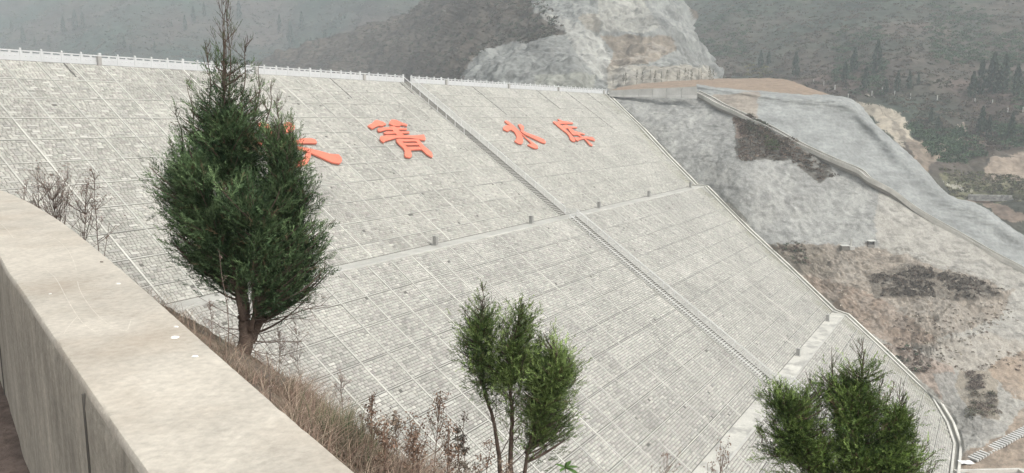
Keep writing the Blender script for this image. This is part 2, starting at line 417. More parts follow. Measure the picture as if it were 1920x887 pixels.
railing_run('low metal handrail on the left side of the middle flight of steps', STAIR[1][0]+.1, 1, .2, L1-.2, h=.55, kerb=.1, bal=False, postgap=3.5)
railing_run('metal handrail on the right side of the lowest flight of steps', STAIR[2][1]-.09, 2, .2, L2-.2)
railing_run('metal handrail on the left side of the lowest flight of steps', STAIR[2][0]+.1, 2, .2, L2-.2, kerb=.1, bal=False)
def landing_rail(label, p0, p1, h=1.0):
    hr = empty('landing_rail', label, 'railing', tuple(p0)); org = np.array(p0)
    X = (p1-p0); Ln = np.linalg.norm(X); X = X/Ln; Y = np.cross(UP, X)
    for hh, nm in ((h, 'top_rail'), (.1, 'bottom_rail')):
        b = MB(); b.frame(p0, X, Y, UP, 0, Ln, -.025, .025, hh-.025, hh+.025, (.5, .5, .5)); b.build(nm, M_metal, hr, origin=org)
    for x in (0, Ln):
        b = MB(); b.frame(p0, X, Y, UP, x-.04, x+.04, -.04, .04, 0, h+.05, (.5, .5, .5)); b.build('post', M_metal, hr, origin=org)
    for k in range(1, int(Ln/.13)):
        b = MB(); b.frame(p0, X, Y, UP, k*.13-.01, k*.13+.01, -.01, .01, .1, h, (.5, .5, .5)); b.build('baluster', M_metal, hr, origin=org)
landing_rail('barred metal railing across the upper berm where the steps cross it', Wd(58.6, A1-.1, Z1), Wd(58.0, B1-.1, Z1), 1.0)
landing_rail('barred metal railing across the second berm where the steps cross it', Wd(57.9, A2, Z2), Wd(57.9, B2-.1, Z2), 1.0)

# ------------------------------------------------------------------ crest railing
def capped_post_mesh(wd, h):
    b = MB(); z = np.zeros(3)
    b.frame(z, D, N_, UP, -wd, wd, -.09, .09, 0, h*.80)
    b.frame(z, D, N_, UP, -wd*.82, wd*.82, -.072, .072, h*.80, h*.84)
    b.frame(z, D, N_, UP, -wd*1.02, wd*1.02, -.095, .095, h*.84, h*.96)
    V = [z+D*x+N_*y+UP*q for (x, y, q) in [(-wd, -.09, h*.96), (wd, -.09, h*.96), (wd, .09, h*.96), (-wd, .09, h*.96), (0, 0, h*1.0)]]
    b.add(V, [(0, 1, 4), (1, 2, 4), (2, 3, 4), (3, 0, 4)])
    me = mesh('post', np.concatenate(b.v), b.f, np.concatenate(b.c)); me.materials.append(M_marble); return me
def panel_mesh(w_):
    b = MB(); z = np.zeros(3); h = w_/2
    b.frame(z, D, N_, UP, -h, h, -.08, .08, .02, .14)            # plinth
    b.frame(z, D, N_, UP, -h, h, -.045, .045, .14, .76)          # slab
    b.frame(z, D, N_, UP, -h+.06, h-.06, .045, .058, .22, .25)
    b.frame(z, D, N_, UP, -h+.06, h-.06, .045, .058, .69, .72)
    for x in (-h*.56, 0, h*.56):                                 # carved motifs
        pts = [(x-.13, .46), (x-.07, .42), (x, .40), (x+.07, .42), (x+.13, .46), (x+.06, .50), (x, .54), (x-.06, .50)]
        V = [D*px+N_*.045+UP*pz for px, pz in pts]+[D*(x+(px-x)*.6)+N_*.075+UP*(.46+(pz-.46)*.6) for px, pz in pts]
        b.add(V, [(k, (k+1) % 8, 8+(k+1) % 8, 8+k) for k in range(8)]+[tuple(range(8, 16))])
    b.frame(z, D, N_, UP, -.12, .12, -.04, .04, .76, .90)        # middle block
    for sx in (-1, 1): b.frame(z, D, N_, UP, sx*h-(.10 if sx > 0 else -.0), sx*h+(.10 if sx < 0 else 0), -.04, .04, .76, .90)
    b.frame(z, D, N_, UP, -h, h, -.065, .065, .90, 1.02)         # handrail
    me = mesh('railing_panel', np.concatenate(b.v), b.f, np.concatenate(b.c)); me.materials.append(M_marble); return me
pm_n, pm_w = capped_post_mesh(.085, 1.25), capped_post_mesh(.15, 1.28)
SPN = 1.9725
pan = panel_mesh(SPN-.18)
blocks = [8.1-.35, 28.2, 48.42-.3, 68.71-.3, 88.71-.3, 108.58-.3, 131.02-.2]
def crest_rail(label, ts):
    r = empty('crest_railing', label, 'railing', tuple(Wd(ts[0], 0, 0))); org = np.array(r.location)
    for k, t in enumerate(ts):
        o = ob('post', pm_w if (round(t/SPN)-4) % 5 == 0 and (round(t/SPN)-4) % 5 == 0 else pm_n, None, r); o.location = tuple(Wd(t, .3, -.02)-org)
        if k < len(ts)-1:
            o = ob('railing_panel', pan, None, r); o.location = tuple(Wd((t+ts[k+1])/2, .3, -.02)-org)
    for bt in blocks:
        if ts[0] <= bt <= ts[-1]+1:
            b = MB(); b.frame(Wd(0, 0, 0), D, N_, UP, bt-.28, bt+.10, .40, .72, -.35, .86, (.40, .385, .36)); b.build('concrete_block', M_conc, r, origin=org)
crest_rail('white carved stone railing on the crest left of the steps', [SPN*n_ for n_ in range(-9, 30)])
crest_rail('white carved stone railing on the crest right of the steps', [SPN*n_+.1 for n_ in range(30, 67)]+[132.6])

# ------------------------------------------------------------------ letters
def zoom(pts, x0, y0, sc): return [(x0+x/sc, y0+y/sc) for x, y in pts]
def on_slope(px, py, lift):
    a0, a1, z0, z1, L, S, n = FR[0]; base = Wd(0, a0, z0)+n*lift
    r = P(px, py, 100.); k = (base@n)/(r@n); return r*k
def tri_fill(pts2):
    from mathutils.geometry import tessellate_polygon
    return tessellate_polygon([[Vector((x, y, 0)) for x, y in pts2]])
def character(label, strokes, lift=.36, th=.20):
    org = on_slope(*strokes[0][0], 0)
    n = FR[0][6]
    r = empty('red_character', label, 'letter', tuple(org), 'red characters on the upper dam slope')
    for q, st in enumerate(strokes):
        li = lift+.004*q
        top = np.array([on_slope(x, y, li) for x, y in st]); bot = top-n*th
        ax = D; ay = FR[0][5]
        p2 = [(p@ax, p@ay) for p in top]
        tri = tri_fill(p2); m = len(st)
        ar = sum(p2[k][0]*p2[(k+1) % m][1]-p2[(k+1) % m][0]*p2[k][1] for k in range(m))
        F = [tuple(t_) for t_ in tri]+[tuple(k+m for k in t_[::-1]) for t_ in tri]+[(k, (k+1) % m, m+(k+1) % m, m+k) for k in range(m)]
        me = mesh('stroke', np.concatenate([top, bot])-org, F)
        import bmesh as _b
        bm = _b.new(); bm.from_mesh(me); _b.ops.recalc_face_normals(bm, faces=bm.faces); bm.to_mesh(me); bm.free()
        ob('stroke', me, M_red, r)
        # short stand-off legs down to the slope
    b = MB()
    for st in strokes:
        for k in range(0, len(st), 3):
            p = on_slope(st[k][0], st[k][1], lift); c = np.mean([on_slope(x, y, lift) for x, y in st], axis=0); p = p+(c-p)*.25
            b.frame(p, D, FR[0][5], n, -.04, .04, -.04, .04, -lift-.02, -th+.01, (.3, .3, .3))
    b.build('support_leg', M_metal, r, origin=org, kind='stuff')
z1 = lambda pts: zoom(pts, 680, 210, 8.867)
character('second red character, broad with stacked bars like a ladder, left of the steps', [
    z1([(85, 225), (160, 185), (200, 140), (240, 130), (345, 165), (390, 195), (388, 212), (340, 215), (348, 235), (265, 222), (165, 280)]),
    z1([(438, 195), (455, 150), (480, 125), (560, 130), (640, 170), (745, 205), (740, 230), (638, 208), (625, 238), (510, 225), (470, 205)]),
    z1([(245, 285), (262, 262), (460, 250), (735, 265), (735, 292), (560, 292), (390, 295), (290, 325), (262, 318)]),
    z1([(345, 345), (395, 322), (560, 322), (775, 322), (780, 350), (640, 352), (390, 365)]),
    z1([(285, 440), (300, 400), (420, 385), (640, 385), (840, 388), (1020, 375), (1050, 445), (1040, 468), (930, 450), (780, 428), (560, 430), (380, 480), (355, 505), (310, 480)]),
    z1([(445, 240), (530, 235), (700, 395), (590, 400)]),
    z1([(555, 455), (620, 440), (720, 560), (800, 630), (815, 700), (822, 730), (785, 758), (720, 745), (698, 715), (705, 650), (680, 600), (575, 500)]),
    z1([(870, 455), (930, 455), (1020, 560), (1150, 670), (1168, 735), (1160, 752), (1070, 700), (985, 620)]),
    z1([(600, 448), (900, 455), (930, 488), (640, 488)]),
    z1([(650, 515), (900, 515), (945, 545), (700, 548)]),
    z1([(720, 578), (940, 575), (990, 620), (800, 628)]),
])
z2 = lambda pts: zoom(pts, 930, 210, 9.6)
character('third red character, spread like a splayed cross, right of the steps', [
    z2([(155, 165), (175, 148), (215, 165), (330, 250), (500, 420), (640, 525), (745, 600), (762, 650), (700, 655), (570, 590), (590, 578), (640, 565), (520, 450), (380, 330), (240, 230)]),
    z2([(130, 280), (150, 250), (230, 235), (310, 260), (390, 330), (470, 420), (490, 500), (488, 545), (465, 575), (400, 565), (335, 520), (370, 480), (375, 430), (330, 350), (270, 315), (210, 348), (135, 308)]),
    z2([(400, 222), (440, 215), (505, 260), (500, 325), (455, 330), (440, 290)]),
    z2([(430, 335), (480, 330), (560, 375), (760, 445), (860, 490), (900, 540), (890, 562), (820, 545), (660, 465), (500, 390)]),
])
character('last red character, narrow and slanting, nearest the far abutment', [
    z2([(1028, 175), (1050, 160), (1110, 185), (1240, 290), (1330, 380), (1370, 430), (1420, 480), (1430, 530), (1380, 525), (1335, 490), (1320, 430), (1280, 380), (1190, 310), (1060, 205)]),
    z2([(1110, 130), (1130, 125), (1200, 160), (1380, 185), (1390, 208), (1150, 212), (1080, 185), (1150, 160)]),
    z2([(1195, 250), (1235, 230), (1300, 250), (1460, 268), (1462, 285), (1360, 288), (1300, 290), (1250, 300)]),
    z2([(1295, 285), (1350, 280), (1390, 345), (1450, 350), (1600, 390), (1598, 408), (1520, 395), (1480, 410), (1410, 415), (1370, 395), (1320, 330)]),
    z2([(1240, 222), (1270, 222), (1420, 345), (1560, 440), (1660, 520), (1745, 590), (1735, 610), (1690, 590), (1590, 480), (1450, 400)]),
    z2([(1410, 455), (1520, 460), (1600, 440), (1740, 450), (1788, 500), (1780, 518), (1640, 475), (1580, 480), (1500, 500), (1480, 522), (1440, 505)]),
])
z3 = lambda pts: zoom(pts, 480, 215, 8.061)
character('first red character, the largest, half hidden behind the big juniper', [
    z3([(30, 130), (90, 105), (190, 150), (240, 200), (290, 300), (240, 330), (140, 240), (60, 200)]),
    z3([(405, 190), (430, 120), (500, 110), (585, 165), (590, 205), (540, 250), (430, 270), (380, 260)]),
    z3([(-60, 400), (200, 375), (560, 370), (640, 385), (660, 360), (820, 352), (900, 375), (925, 420), (915, 430), (620, 428), (300, 430), (-60, 450)]),
    z3([(560, 470), (640, 478), (800, 505), (960, 545), (1120, 590), (1250, 600), (1295, 650), (1300, 700), (1265, 738), (1160, 720), (1000, 650), (830, 575), (640, 505)]),
    z3([(760, 580), (835, 570), (825, 640), (780, 735), (600, 790), (380, 830), (300, 800), (500, 740), (700, 680)]),
])

# ------------------------------------------------------------------ abutment kerb channel
kp = [(a, float(tedge(a))) for a in (.2, 6, 12.2, 21.2, 28.9)]
def edge_world(a): return Wd(float(tedge(a)), a, float(zprof(a)))
chan = empty('drainage_channel', 'double kerbed concrete drain following the dam edge along the far hillside', 'drain', tuple(edge_world(.2)))
org = np.array(chan.location)
aa = [.2, 3, 6, 9, 12.2, 15, 18, 21.2, 24, 27, A1-.1, B1+.1, 34, 38, 42, 46.5, 51.2, 55.5, A2-.1, B2+.1, 65.2, 67.9, 70, 72.2, 74.2, 75.9, 77.3, 78.4, 79.2, 79.65]
line = [edge_world(a) for a in aa]+[Wd(72, A3+.05, Z3), Wd(64, A3+.1, Z3), Wd(52, A3+.1, Z3)]
line = np.array(line)
def offset_line(line, off):
    T = np.gradient(line, axis=0); T[:, 2] = 0; T /= np.linalg.norm(T, axis=1)[:, None]
    R = np.stack([-T[:, 1], T[:, 0], 0*T[:, 0]], 1)   # left of travel (towards hillside)
    return line + R*off
def sweep(mb, line, o0, o1, z0, z1, c, gap=.012):
    A = offset_line(line, o0); B = offset_line(line, o1)
    for k in range(len(line)-1):
        f = lambda X, z: X + UP*z
        cc = np.array(c)*(1+random.uniform(-.06, .06))
        mb.hexa([f(A[k], z0), f(B[k], z0), f(B[k+1], z0), f(A[k+1], z0)], [f(A[k], z1), f(B[k], z1), f(B[k+1], z1), f(A[k+1], z1)], cc)
for nm, o0, o1, z0, z1, c in (('inner_kerb', .0, .28, -.4, .13, (.58, .565, .51)), ('channel_bed', .28, .78, -.5, -.16, (.26, .25, .22)), ('outer_kerb', .78, 1.10, -.6, .24, (.62, .60, .54))):
    b = MB(); sweep(b, line, o0, o1, z0, z1, c); b.build(nm, M_conc, chan, origin=org)

# ------------------------------------------------------------------ berm marker posts
marks = [(27.1, 0, 'short square concrete marker post on the upper berm, nearest the juniper'), (47.8, 0, 'square concrete marker post on the upper berm just left of the steps'),
         (68.4, 0, 'square concrete marker post on the upper berm just right of the steps'), (88.6, 0, 'concrete marker post on the upper berm midway between steps and hillside'),
         (110.3, 0, 'concrete marker post at the far hillside end of the upper berm'), (92.2, 1, 'concrete marker post at the hillside end of the second berm'),
         (70.3, 1, 'concrete marker post on the second berm right of the steps landing'), (49.9, 1, 'concrete marker post on the second berm left of the steps landing')]
for t, lv, lab in marks:
    a = (29.75, 60.1)[lv]; z = (Z1, Z2)[lv]+.02
    p = Wd(t, a, z); r = empty('marker_post', lab, 'post', tuple(p), 'concrete marker posts on the berms')
    b = MB(); z0 = np.zeros(3)
    b.frame(z0, D, N_, UP, -.22, .22, -.22, .22, .08, 1.02, (.30, .295, .275)); b.build('shaft', M_conc, r)
    b = MB(); b.frame(z0, D, N_, UP, -.36, .36, -.36, .36, 0, .08, (.40, .39, .36)); b.build('base', M_conc, r)
    b = MB(); b.frame(z0, D, N_, UP, -.24, .24, -.24, .24, 1.02, 1.07, (.36, .355, .33)); b.build('cap', M_conc, r)

# ------------------------------------------------------------------ terrain patches
def catmull(Pc, n):
    """Pc (k,...) -> (n,...) through the points"""
    k = len(Pc); u = np.linspace(0, k-1-1e-6, n); i = u.astype(int); f = (u-i)
    g = lambda j: Pc[np.clip(j, 0, k-1)]
    sh = (n,)+(1,)*(Pc.ndim-1); f = f.reshape(sh)
    p0 = g(i-1); p1 = g(i); p2 = g(i+1); p3 = g(i+2)
    p0 = np.where((i == 0).reshape(sh), 2*p1-p2, p0); p3 = np.where((i+2 > k-1).reshape(sh), 2*p2-p1, p3)
    return .5*((2*p1)+(-p0+p2)*f+(2*p0-5*p1+4*p2-p3)*f*f+(-p0+3*p1-3*p2+p3)*f**3)
def patch(name, ctrl, ni, nj, disp, colfn, matx, taper=(0, 0), **kw):
    C = np.array([[P(*q) if not isinstance(q, np.ndarray) else q for q in row] for row in ctrl])
    G = catmull(C, ni); G = catmull(G.transpose(1, 0, 2), nj).transpose(1, 0, 2)
    du = np.gradient(G, axis=0); dv = np.gradient(G, axis=1); n = np.cross(du, dv); n /= np.linalg.norm(n, axis=2)[..., None]+1e-9
    toward = -(G/np.linalg.norm(G, axis=2)[..., None]); s_ = np.sign((n*toward).sum(2)); n *= s_[..., None]
    h = disp(G)
    v = np.linspace(0, 1, nj)[None, :]
    t = np.ones_like(v)
    if taper[0]: t = t*np.clip(v/taper[0], 0, 1)
    if taper[1]: t = t*np.clip((1-v)/taper[1], 0, 1)
    G2 = G + n*(h*t)[..., None]
    px = proj(G2)
    c = colfn(px[..., 0], px[..., 1], G2)
    idx = np.arange(ni*nj).reshape(ni, nj)
    F = np.stack([idx[:-1, :-1], idx[1:, :-1], idx[1:, 1:], idx[:-1, 1:]], -1).reshape(-1, 4)
    if s_.mean() < 0: F = F[:, ::-1].copy()
    # check orientation
    f0 = F[len(F)//2]; Vv = G2.reshape(-1, 3); nn = np.cross(Vv[f0[1]]-Vv[f0[0]], Vv[f0[2]]-Vv[f0[0]])
    if nn@(-Vv[f0[0]]) < 0: F = F[:, ::-1].copy()
    me = mesh(name, Vv, F, c.reshape(-1, 3), smooth=True)
    kw.setdefault('kind', 'structure')
    o = ob(name, me, matx, None, **kw)
    return G2, n
def paint(px, py, G, base, layers, warp=7, ws=6.0, wseed=40):
    wx = px + warp*3.2*fbm(G, ws, 6, wseed, .68); wy_ = py + warp*3.2*fbm(G, ws, 6, wseed+9, .68)
    c = np.broadcast_to(np.array(base, float), px.shape+(3,)).copy()
    for poly, col, k in layers:
        m = inpoly(wx, wy_, poly)[..., None]*k
        c = c*(1-m)+np.array(col)*m
    return c
SHOT = (.262, .262, .245); SHOT_L = (.335, .335, .31); TAN = (.33, .30, .255); BROWN = (.20, .155, .12); DARK = (.075, .066, .052); RED = (.25, .19, .14); PINK = (.265, .21, .165)
def E_(px, py, a, up=0.0): return offset_line(line, 1.0)[int(a)]
offl = offset_line(line, .95)
def ekey(a): return offl[min(range(len(aa)), key=lambda k: abs(aa[k]-a))] - UP*.12
R1 = [
 [ekey(.2), (1138, 177, 189), (1139, 175, 190.5), (1141, 171, 192)],
 [ekey(12.2), (1211, 215, 180), (1218, 192, 183.5), (1222, 171, 187)],
 [ekey(21.2), (1272, 250, 171.5), (1290, 212, 176.5), (1308, 182, 181)],
 [ekey(27), (1335, 290, 163), (1362, 240, 168), (1392, 209, 171)],
 [ekey(34), (1372, 310, 157), (1410, 262, 162), (1448, 240, 164)],
 [ekey(42), (1440, 372, 149), (1468, 302, 156), (1505, 272, 159)],
 [ekey(51.2), (1525, 462, 141.5), (1570, 372, 149), (1625, 337, 151)],
 [ekey(59.6), (1600, 520, 134), (1655, 462, 139.5), (1735, 402, 146)],
 [ekey(65.2), (1700, 560, 130), (1740, 500, 136), (1845, 466, 140)],
 [ekey(72.2), (1755, 625, 123), (1835, 560, 130), (1930, 515, 136)],
 [ekey(77.3), (1815, 735, 112.5), (1890, 650, 120), (2000, 565, 131)],
 [ekey(79.2), (1850, 800, 104.5), (1960, 735, 112), (2100, 625, 126)],
 [Wd(72, A3+1.1, Z3-.1), (1870, 865, 96.5), (2010, 800, 104), (2180, 690, 122)],
 [Wd(58, A3+1.1, Z3-.1), (1900, 960, 86), (2080, 900, 94), (2300, 780, 118)],
]
def d1(G):
    h = 1.6*fbm(G, 9, 6, 1, .55)+.55*np.abs(fbm(G*np.array([1, 1, .5]), 3.5, 5, 2, .6))+.12*fbm(G, .9, 3, 6)
    px = proj(G)
    rough = inpoly(px[..., 0], px[..., 1], [(1440, 455), (1700, 470), (1900, 540), (1850, 600), (1700, 690), (1640, 640), (1560, 580)])
    low = inpoly(px[..., 0], px[..., 1], [(1640, 600), (1950, 560), (2300, 600), (2300, 800), (1900, 860), (1810, 850)])
    return h*.75+low*1.1*np.abs(fbm(G, 4.5, 6, 14, .62))+rough*2.2*np.abs(fbm(G*[1, 1, 1.6], 3.2, 6, 4, .65))
def c1(px, py, G):
    L = [([(1100, 150), (1300, 175), (1390, 205), (1560, 300), (1650, 352), (1645, 400), (1640, 456), (1440, 460), (1130, 178)], SHOT, 1),
         ([(1240, 240), (1270, 240), (1262, 330), (1235, 300)], SHOT_L, .6), ([(1500, 370), (1620, 350), (1632, 455), (1500, 450)], SHOT_L, .45), ([(1290, 205), (1310, 200), (1300, 250)], SHOT_L, .5),
         ([(1440, 455), (1640, 458), (1760, 500), (1900, 540), (1870, 600), (1700, 640), (1600, 600), (1540, 575), (1480, 510)], (.275, .238, .195), .9),
         ([(1450, 455), (1530, 458), (1560, 520), (1500, 515)], (.20, .175, .14), .8),
         ([(1500, 520), (1600, 530), (1720, 600), (1760, 640), (1680, 650), (1570, 582)], PINK, .9),
         ([(1376, 220), (1405, 226), (1450, 245), (1500, 272), (1552, 300), (1565, 330), (1535, 338), (1490, 300), (1440, 296), (1400, 302), (1385, 292)], DARK, .8),
         ([(1375, 218), (1400, 222), (1404, 262), (1384, 262)], (.22, .17, .14), .9),
         ([(1630, 515), (1700, 497), (1780, 508), (1850, 530), (1885, 545), (1840, 560), (1720, 562), (1640, 556)], DARK, .5),
         ([(1640, 640), (1760, 660), (1790, 700), (1780, 770), (1730, 720)], (.31, .25, .205), .9),
         ([(1700, 640), (1850, 620), (1920, 640), (1920, 690), (1840, 700), (1780, 690)], TAN, .8),
         ([(1740, 700), (1830, 700), (1850, 780), (1900, 800), (1810, 850), (1795, 830)], (.28, .27, .245), .9),
         ([(1800, 690), (1870, 690), (1875, 780), (1830, 780), (1790, 730)], (.26, .225, .175), .8),
         ([(1850, 690), (1930, 640), (2300, 640), (2300, 1000), (1840, 1000), (1800, 860), (1880, 820), (1920, 760)], (.285, .225, .17), .9)]
    c = paint(px, py, G, (.325, .31, .275), L)
    c = c*(1+.20*fbm(G, .8, 5, 77, .75))[..., None]
    # pale drips and darker damp streaks on the sprayed concrete
    q = fbm(G*np.array([1, 1, .16]), 1.1, 4, 31, .6)
    sh = inpoly(px, py, [(1100, 150), (1400, 205), (1650, 352), (1640, 456), (1440, 460), (1130, 178)])
    pm = np.clip((fbm(G*np.array([1, 1, .55]), 3.4, 6, 131, .62)-.10)/.10, 0, 1)[..., None]*.32*np.where(sh, 1, .5)[..., None]
    c = c*(1-pm)+np.array([.37, .365, .335])*pm
    dk = np.clip((fbm(G*np.array([1, 1, .10]), .9, 4, 133, .6)-.18)/.12, 0, 1)*.22+np.clip((fbm(G*np.array([.35, .35, 2.2]), 1.3, 5, 134, .6)-.20)/.10, 0, 1)*.22
    c = c*(1-np.clip(dk, 0, .6))[..., None]
    c = c*(1+.25*np.clip(q, -.4, .5)*sh)[..., None]
    return c
G1, n1 = patch('rock_slope', R1, 520, 260, d1, c1, M_terr, taper=(.05, .10))
# hillside behind the ridge: sprayed concrete cut
R2 = [[(1300, 192, 180), (1306, 168, 183), (1306, 160, 186), (1306, 158, 205)],
 [(1420, 234, 170), (1428, 190, 176), (1432, 178, 178), (1436, 172, 190)],
 [(1500, 284, 163), (1500, 210, 174), (1502, 182, 177), (1504, 176, 190)],
 [(1570, 326, 158), (1570, 220, 173), (1585, 189, 176), (1600, 188, 190)],
 [(1640, 366, 154), (1632, 270, 168), (1640, 236, 172), (1655, 250, 192)],
 [(1700, 404, 150), (1690, 330, 160), (1708, 296, 165), (1725, 310, 185)],
 [(1760, 440, 147), (1750, 385, 154), (1772, 362, 158), (1790, 380, 175)],
 [(1830, 476, 144), (1822, 420, 150), (1835, 386, 154), (1850, 400, 170)],
 [(1920, 522, 140), (1905, 470, 146), (1898, 430, 150), (1915, 445, 165)],
 [(2040, 590, 134), (2010, 540, 140), (2000, 500, 146), (2020, 510, 160)]]
def c2(px, py, G):
    c = paint(px, py, G, (.255, .262, .250), [([(1320, 175), (1422, 175), (1424, 232), (1380, 225), (1330, 190)], (.26, .225, .185), .9)], warp=4)
    return c*(1+.12*np.clip(fbm(G*np.array([1, 1, .3]), 3, 4, 8), -.5, .5)+.22*fbm(G*np.array([.3, .3, 2.6]), 1.4, 5, 88, .65))[..., None]
patch('sprayed_concrete_cut', R2, 260, 120, lambda G: .28*fbm(G, 6, 5, 21)+.35*fbm(G*np.array([.4, .4, 2.]), 1.2, 4, 5, .65), c2, M_shot, taper=(0, 0))
# dry grassed fill above
R3 = [[(1138, 172, 193), (1150, 168, 200), (1165, 163, 215)], [(1220, 168, 192), (1225, 160, 205), (1232, 154, 222)],
      [(1310, 163, 186.5), (1312, 156, 205), (1316, 149, 224)], [(1360, 171, 182), (1372, 158, 203), (1380, 147, 222)],
      [(1432, 180, 178.3), (1440, 162, 198), (1448, 147, 218)], [(1502, 184, 177.3), (1486, 166, 195), (1478, 150, 214)],
      [(1545, 187, 177), (1530, 176, 188), (1515, 163, 205)], [(1572, 190, 176.5), (1575, 188, 184), (1565, 183, 198)]]
patch('dry_grass_bank', R3, 200, 80, lambda G: .35*fbm(G, 4, 4, 51), lambda px, py, G: np.broadcast_to(np.array([.25, .19, .14]), px.shape+(3,))*(1+.2*fbm(G, 2, 4, 3))[..., None], M_terr)

# quarried hill
R4 = [[(380, 230, 520), (380, 190, 530), (385, 165, 545), (390, 140, 560)],
 [(520, 225, 480), (525, 170, 495), (535, 130, 515), (545, 95, 540)],
 [(660, 220, 430), (665, 150, 445), (675, 95, 475), (690, 40, 510)],
 [(770, 215, 370), (775, 140, 390), (790, 70, 425), (810, 0, 465)],
 [(845, 205, 295), (852, 130, 315), (895, 45, 340), (920, -50, 375)],
 [(900, 205, 265), (910, 130, 280), (975, 60, 300), (1010, -60, 345)],
 [(980, 205, 245), (990, 130, 258), (1030, 70, 280), (1070, -40, 325)],
 [(1060, 205, 232), (1070, 130, 246), (1090, 70, 272), (1120, -40, 320)],
 [(1135, 205, 238), (1140, 130, 256), (1150, 70, 280), (1165, -40, 325)],
 [(1200, 205, 234), (1210, 140, 248), (1215, 75, 276), (1200, -40, 330)],
 [(1280, 205, 236), (1285, 140, 250), (1275, 85, 276), (1215, -40, 345)],
 [(1345, 215, 246), (1335, 150, 262), (1300, 92, 290), (1235, -30, 365)],
 [(1400, 230, 275), (1362, 160, 300), (1315, 100, 330), (1260, -20, 400)]]
def d4(G): return 6.5*fbm(G, 26, 5, 61)+4.2*np.abs(fbm(G*np.array([1, 1, .35]), 10, 5, 62, .6))+.8*fbm(G, 3, 3, 63)
def c4(px, py, G):
    L = [([(868, 240), (868, 140), (900, 96), (985, 78), (1060, 55), (1000, 20), (985, -60), (1260, -60), (1300, 30), (1340, 68), (1370, 100), (1400, 150), (1400, 240)], (.20, .204, .19), 1),
         ([(1020, 20), (1080, 40), (1130, 80), (1150, 120), (1148, 170), (1110, 130), (1060, 70), (1000, 20)], (.33, .325, .295), .7),
         ([(950, 30), (1010, 24), (1030, 50), (1062, 62), (1040, 70), (1000, 72), (955, 88), (900, 96), (890, 84)], (.105, .092, .075), .95),
         ([(1120, 65), (1260, 68), (1275, 90), (1230, 118), (1180, 125), (1140, 140), (1150, 100)], (.185, .155, .12), .9),
         ([(1085, 30), (1125, 25), (1120, 62), (1095, 55)], (.26, .235, .19), .7),
         ([(1145, 125), (1330, 125), (1350, 165), (1140, 170)], (.33, .30, .245), .7),
         ([(1000, 140), (1120, 140), (1110, 170), (1010, 170)], (.28, .28, .23), .5),
         ([(1120, 0), (1190, -20), (1240, 50), (1200, 62), (1120, 55)], (.34, .33, .29), .6)]
    c = paint(px, py, G, (.088, .074, .058), L, warp=4, ws=12)
    c = c*(1+.5*np.clip(fbm(G*np.array([1, 1, .35]), 7, 6, 64, .62), -.6, .6))[..., None]
    pm = np.clip((fbm(G*np.array([1, 1, .5]), 8, 6, 141, .6)-.12)/.12, 0, 1)[..., None]*.2; c = c*(1-pm)+np.array([.36, .355, .33])*pm*(c.mean(-1, keepdims=True) > .17)+c*pm*(c.mean(-1, keepdims=True) <= .17)
    return c*(1-.35*np.clip((fbm(G*np.array([1, 1, .3]), 3, 5, 142, .6)-.15)/.08, 0, 1))[..., None]
G4, n4 = patch('quarried_hill', R4, 420, 260, d4, c4, M_far)
# far mountains
def grass_col(a, b_, seed, sc):
    def f(px, py, G):
        m = np.clip(.5+1.5*fbm(G, sc, 5, seed), 0, 1)[..., None]
        c = np.array(a)*(1-m)+np.array(b_)*m
        return c*(1+.3*fbm(G, sc*.18, 4, seed+3))[..., None]
    return f
ML = [[(-900, 330, 628), (-900, 150, 725), (-900, -20, 918), (-900, -260, 1184), (-900, -400, 1390)],
 [(-400, 320, 604), (-400, 150, 713), (-400, -20, 894), (-400, -260, 1160), (-400, -420, 1390)],
 [(0, 300, 568), (0, 150, 677), (0, 0, 846), (0, -240, 1124), (0, -430, 1354)],
 [(250, 290, 531), (250, 140, 604), (260, 0, 749), (260, -240, 1063), (260, -430, 1329)],
 [(500, 280, 544), (500, 140, 640), (500, 0, 797), (500, -240, 1088), (500, -430, 1329)],
 [(750, 270, 507), (750, 140, 568), (750, 0, 677), (760, -240, 991), (760, -430, 1269)],
 [(1000, 270, 507), (1000, 140, 604), (1000, 0, 749), (1000, -240, 1039), (1000, -430, 1269)],
 [(1250, 270, 531), (1250, 140, 628), (1250, 0, 773), (1250, -240, 1063), (1250, -430, 1269)]]
GL, nL = patch('far_mountain', ML, 360, 240, lambda G: 16*fbm(G, 90, 5, 71)+3*fbm(G, 14, 4, 72), grass_col((.075, .062, .052), (.034, .054, .040), 73, 60), M_far)
MR = [[(1080, 300, 400), (1080, 200, 440), (1080, 100, 500), (1080, 0, 580), (1080, -150, 720), (1080, -350, 950)],
 [(1250, 290, 340), (1250, 200, 380), (1250, 100, 440), (1250, 0, 540), (1250, -150, 700), (1250, -350, 950)],
 [(1400, 290, 280), (1400, 200, 320), (1400, 110, 390), (1400, 0, 490), (1400, -150, 660), (1400, -350, 920)],
 [(1560, 330, 235), (1560, 215, 280), (1560, 120, 350), (1560, 0, 450), (1560, -150, 620), (1560, -350, 880)],
 [(1700, 400, 205), (1700, 270, 240), (1700, 160, 300), (1700, 0, 420), (1700, -150, 580), (1700, -350, 850)],
 [(1830, 450, 190), (1830, 330, 222), (1830, 200, 275), (1830, 30, 390), (1830, -150, 560), (1830, -350, 820)],
 [(1960, 500, 178), (1960, 350, 210), (1960, 200, 268), (1960, 30, 380), (1960, -150, 540), (1960, -350, 800)],
 [(2200, 600, 165), (2200, 400, 200), (2200, 220, 255), (2200, 30, 360), (2200, -150, 520), (2200, -350, 780)],
 [(2700, 800, 150), (2700, 480, 180), (2700, 250, 240), (2700, 30, 330), (2700, -150, 480), (2700, -350, 700)]]
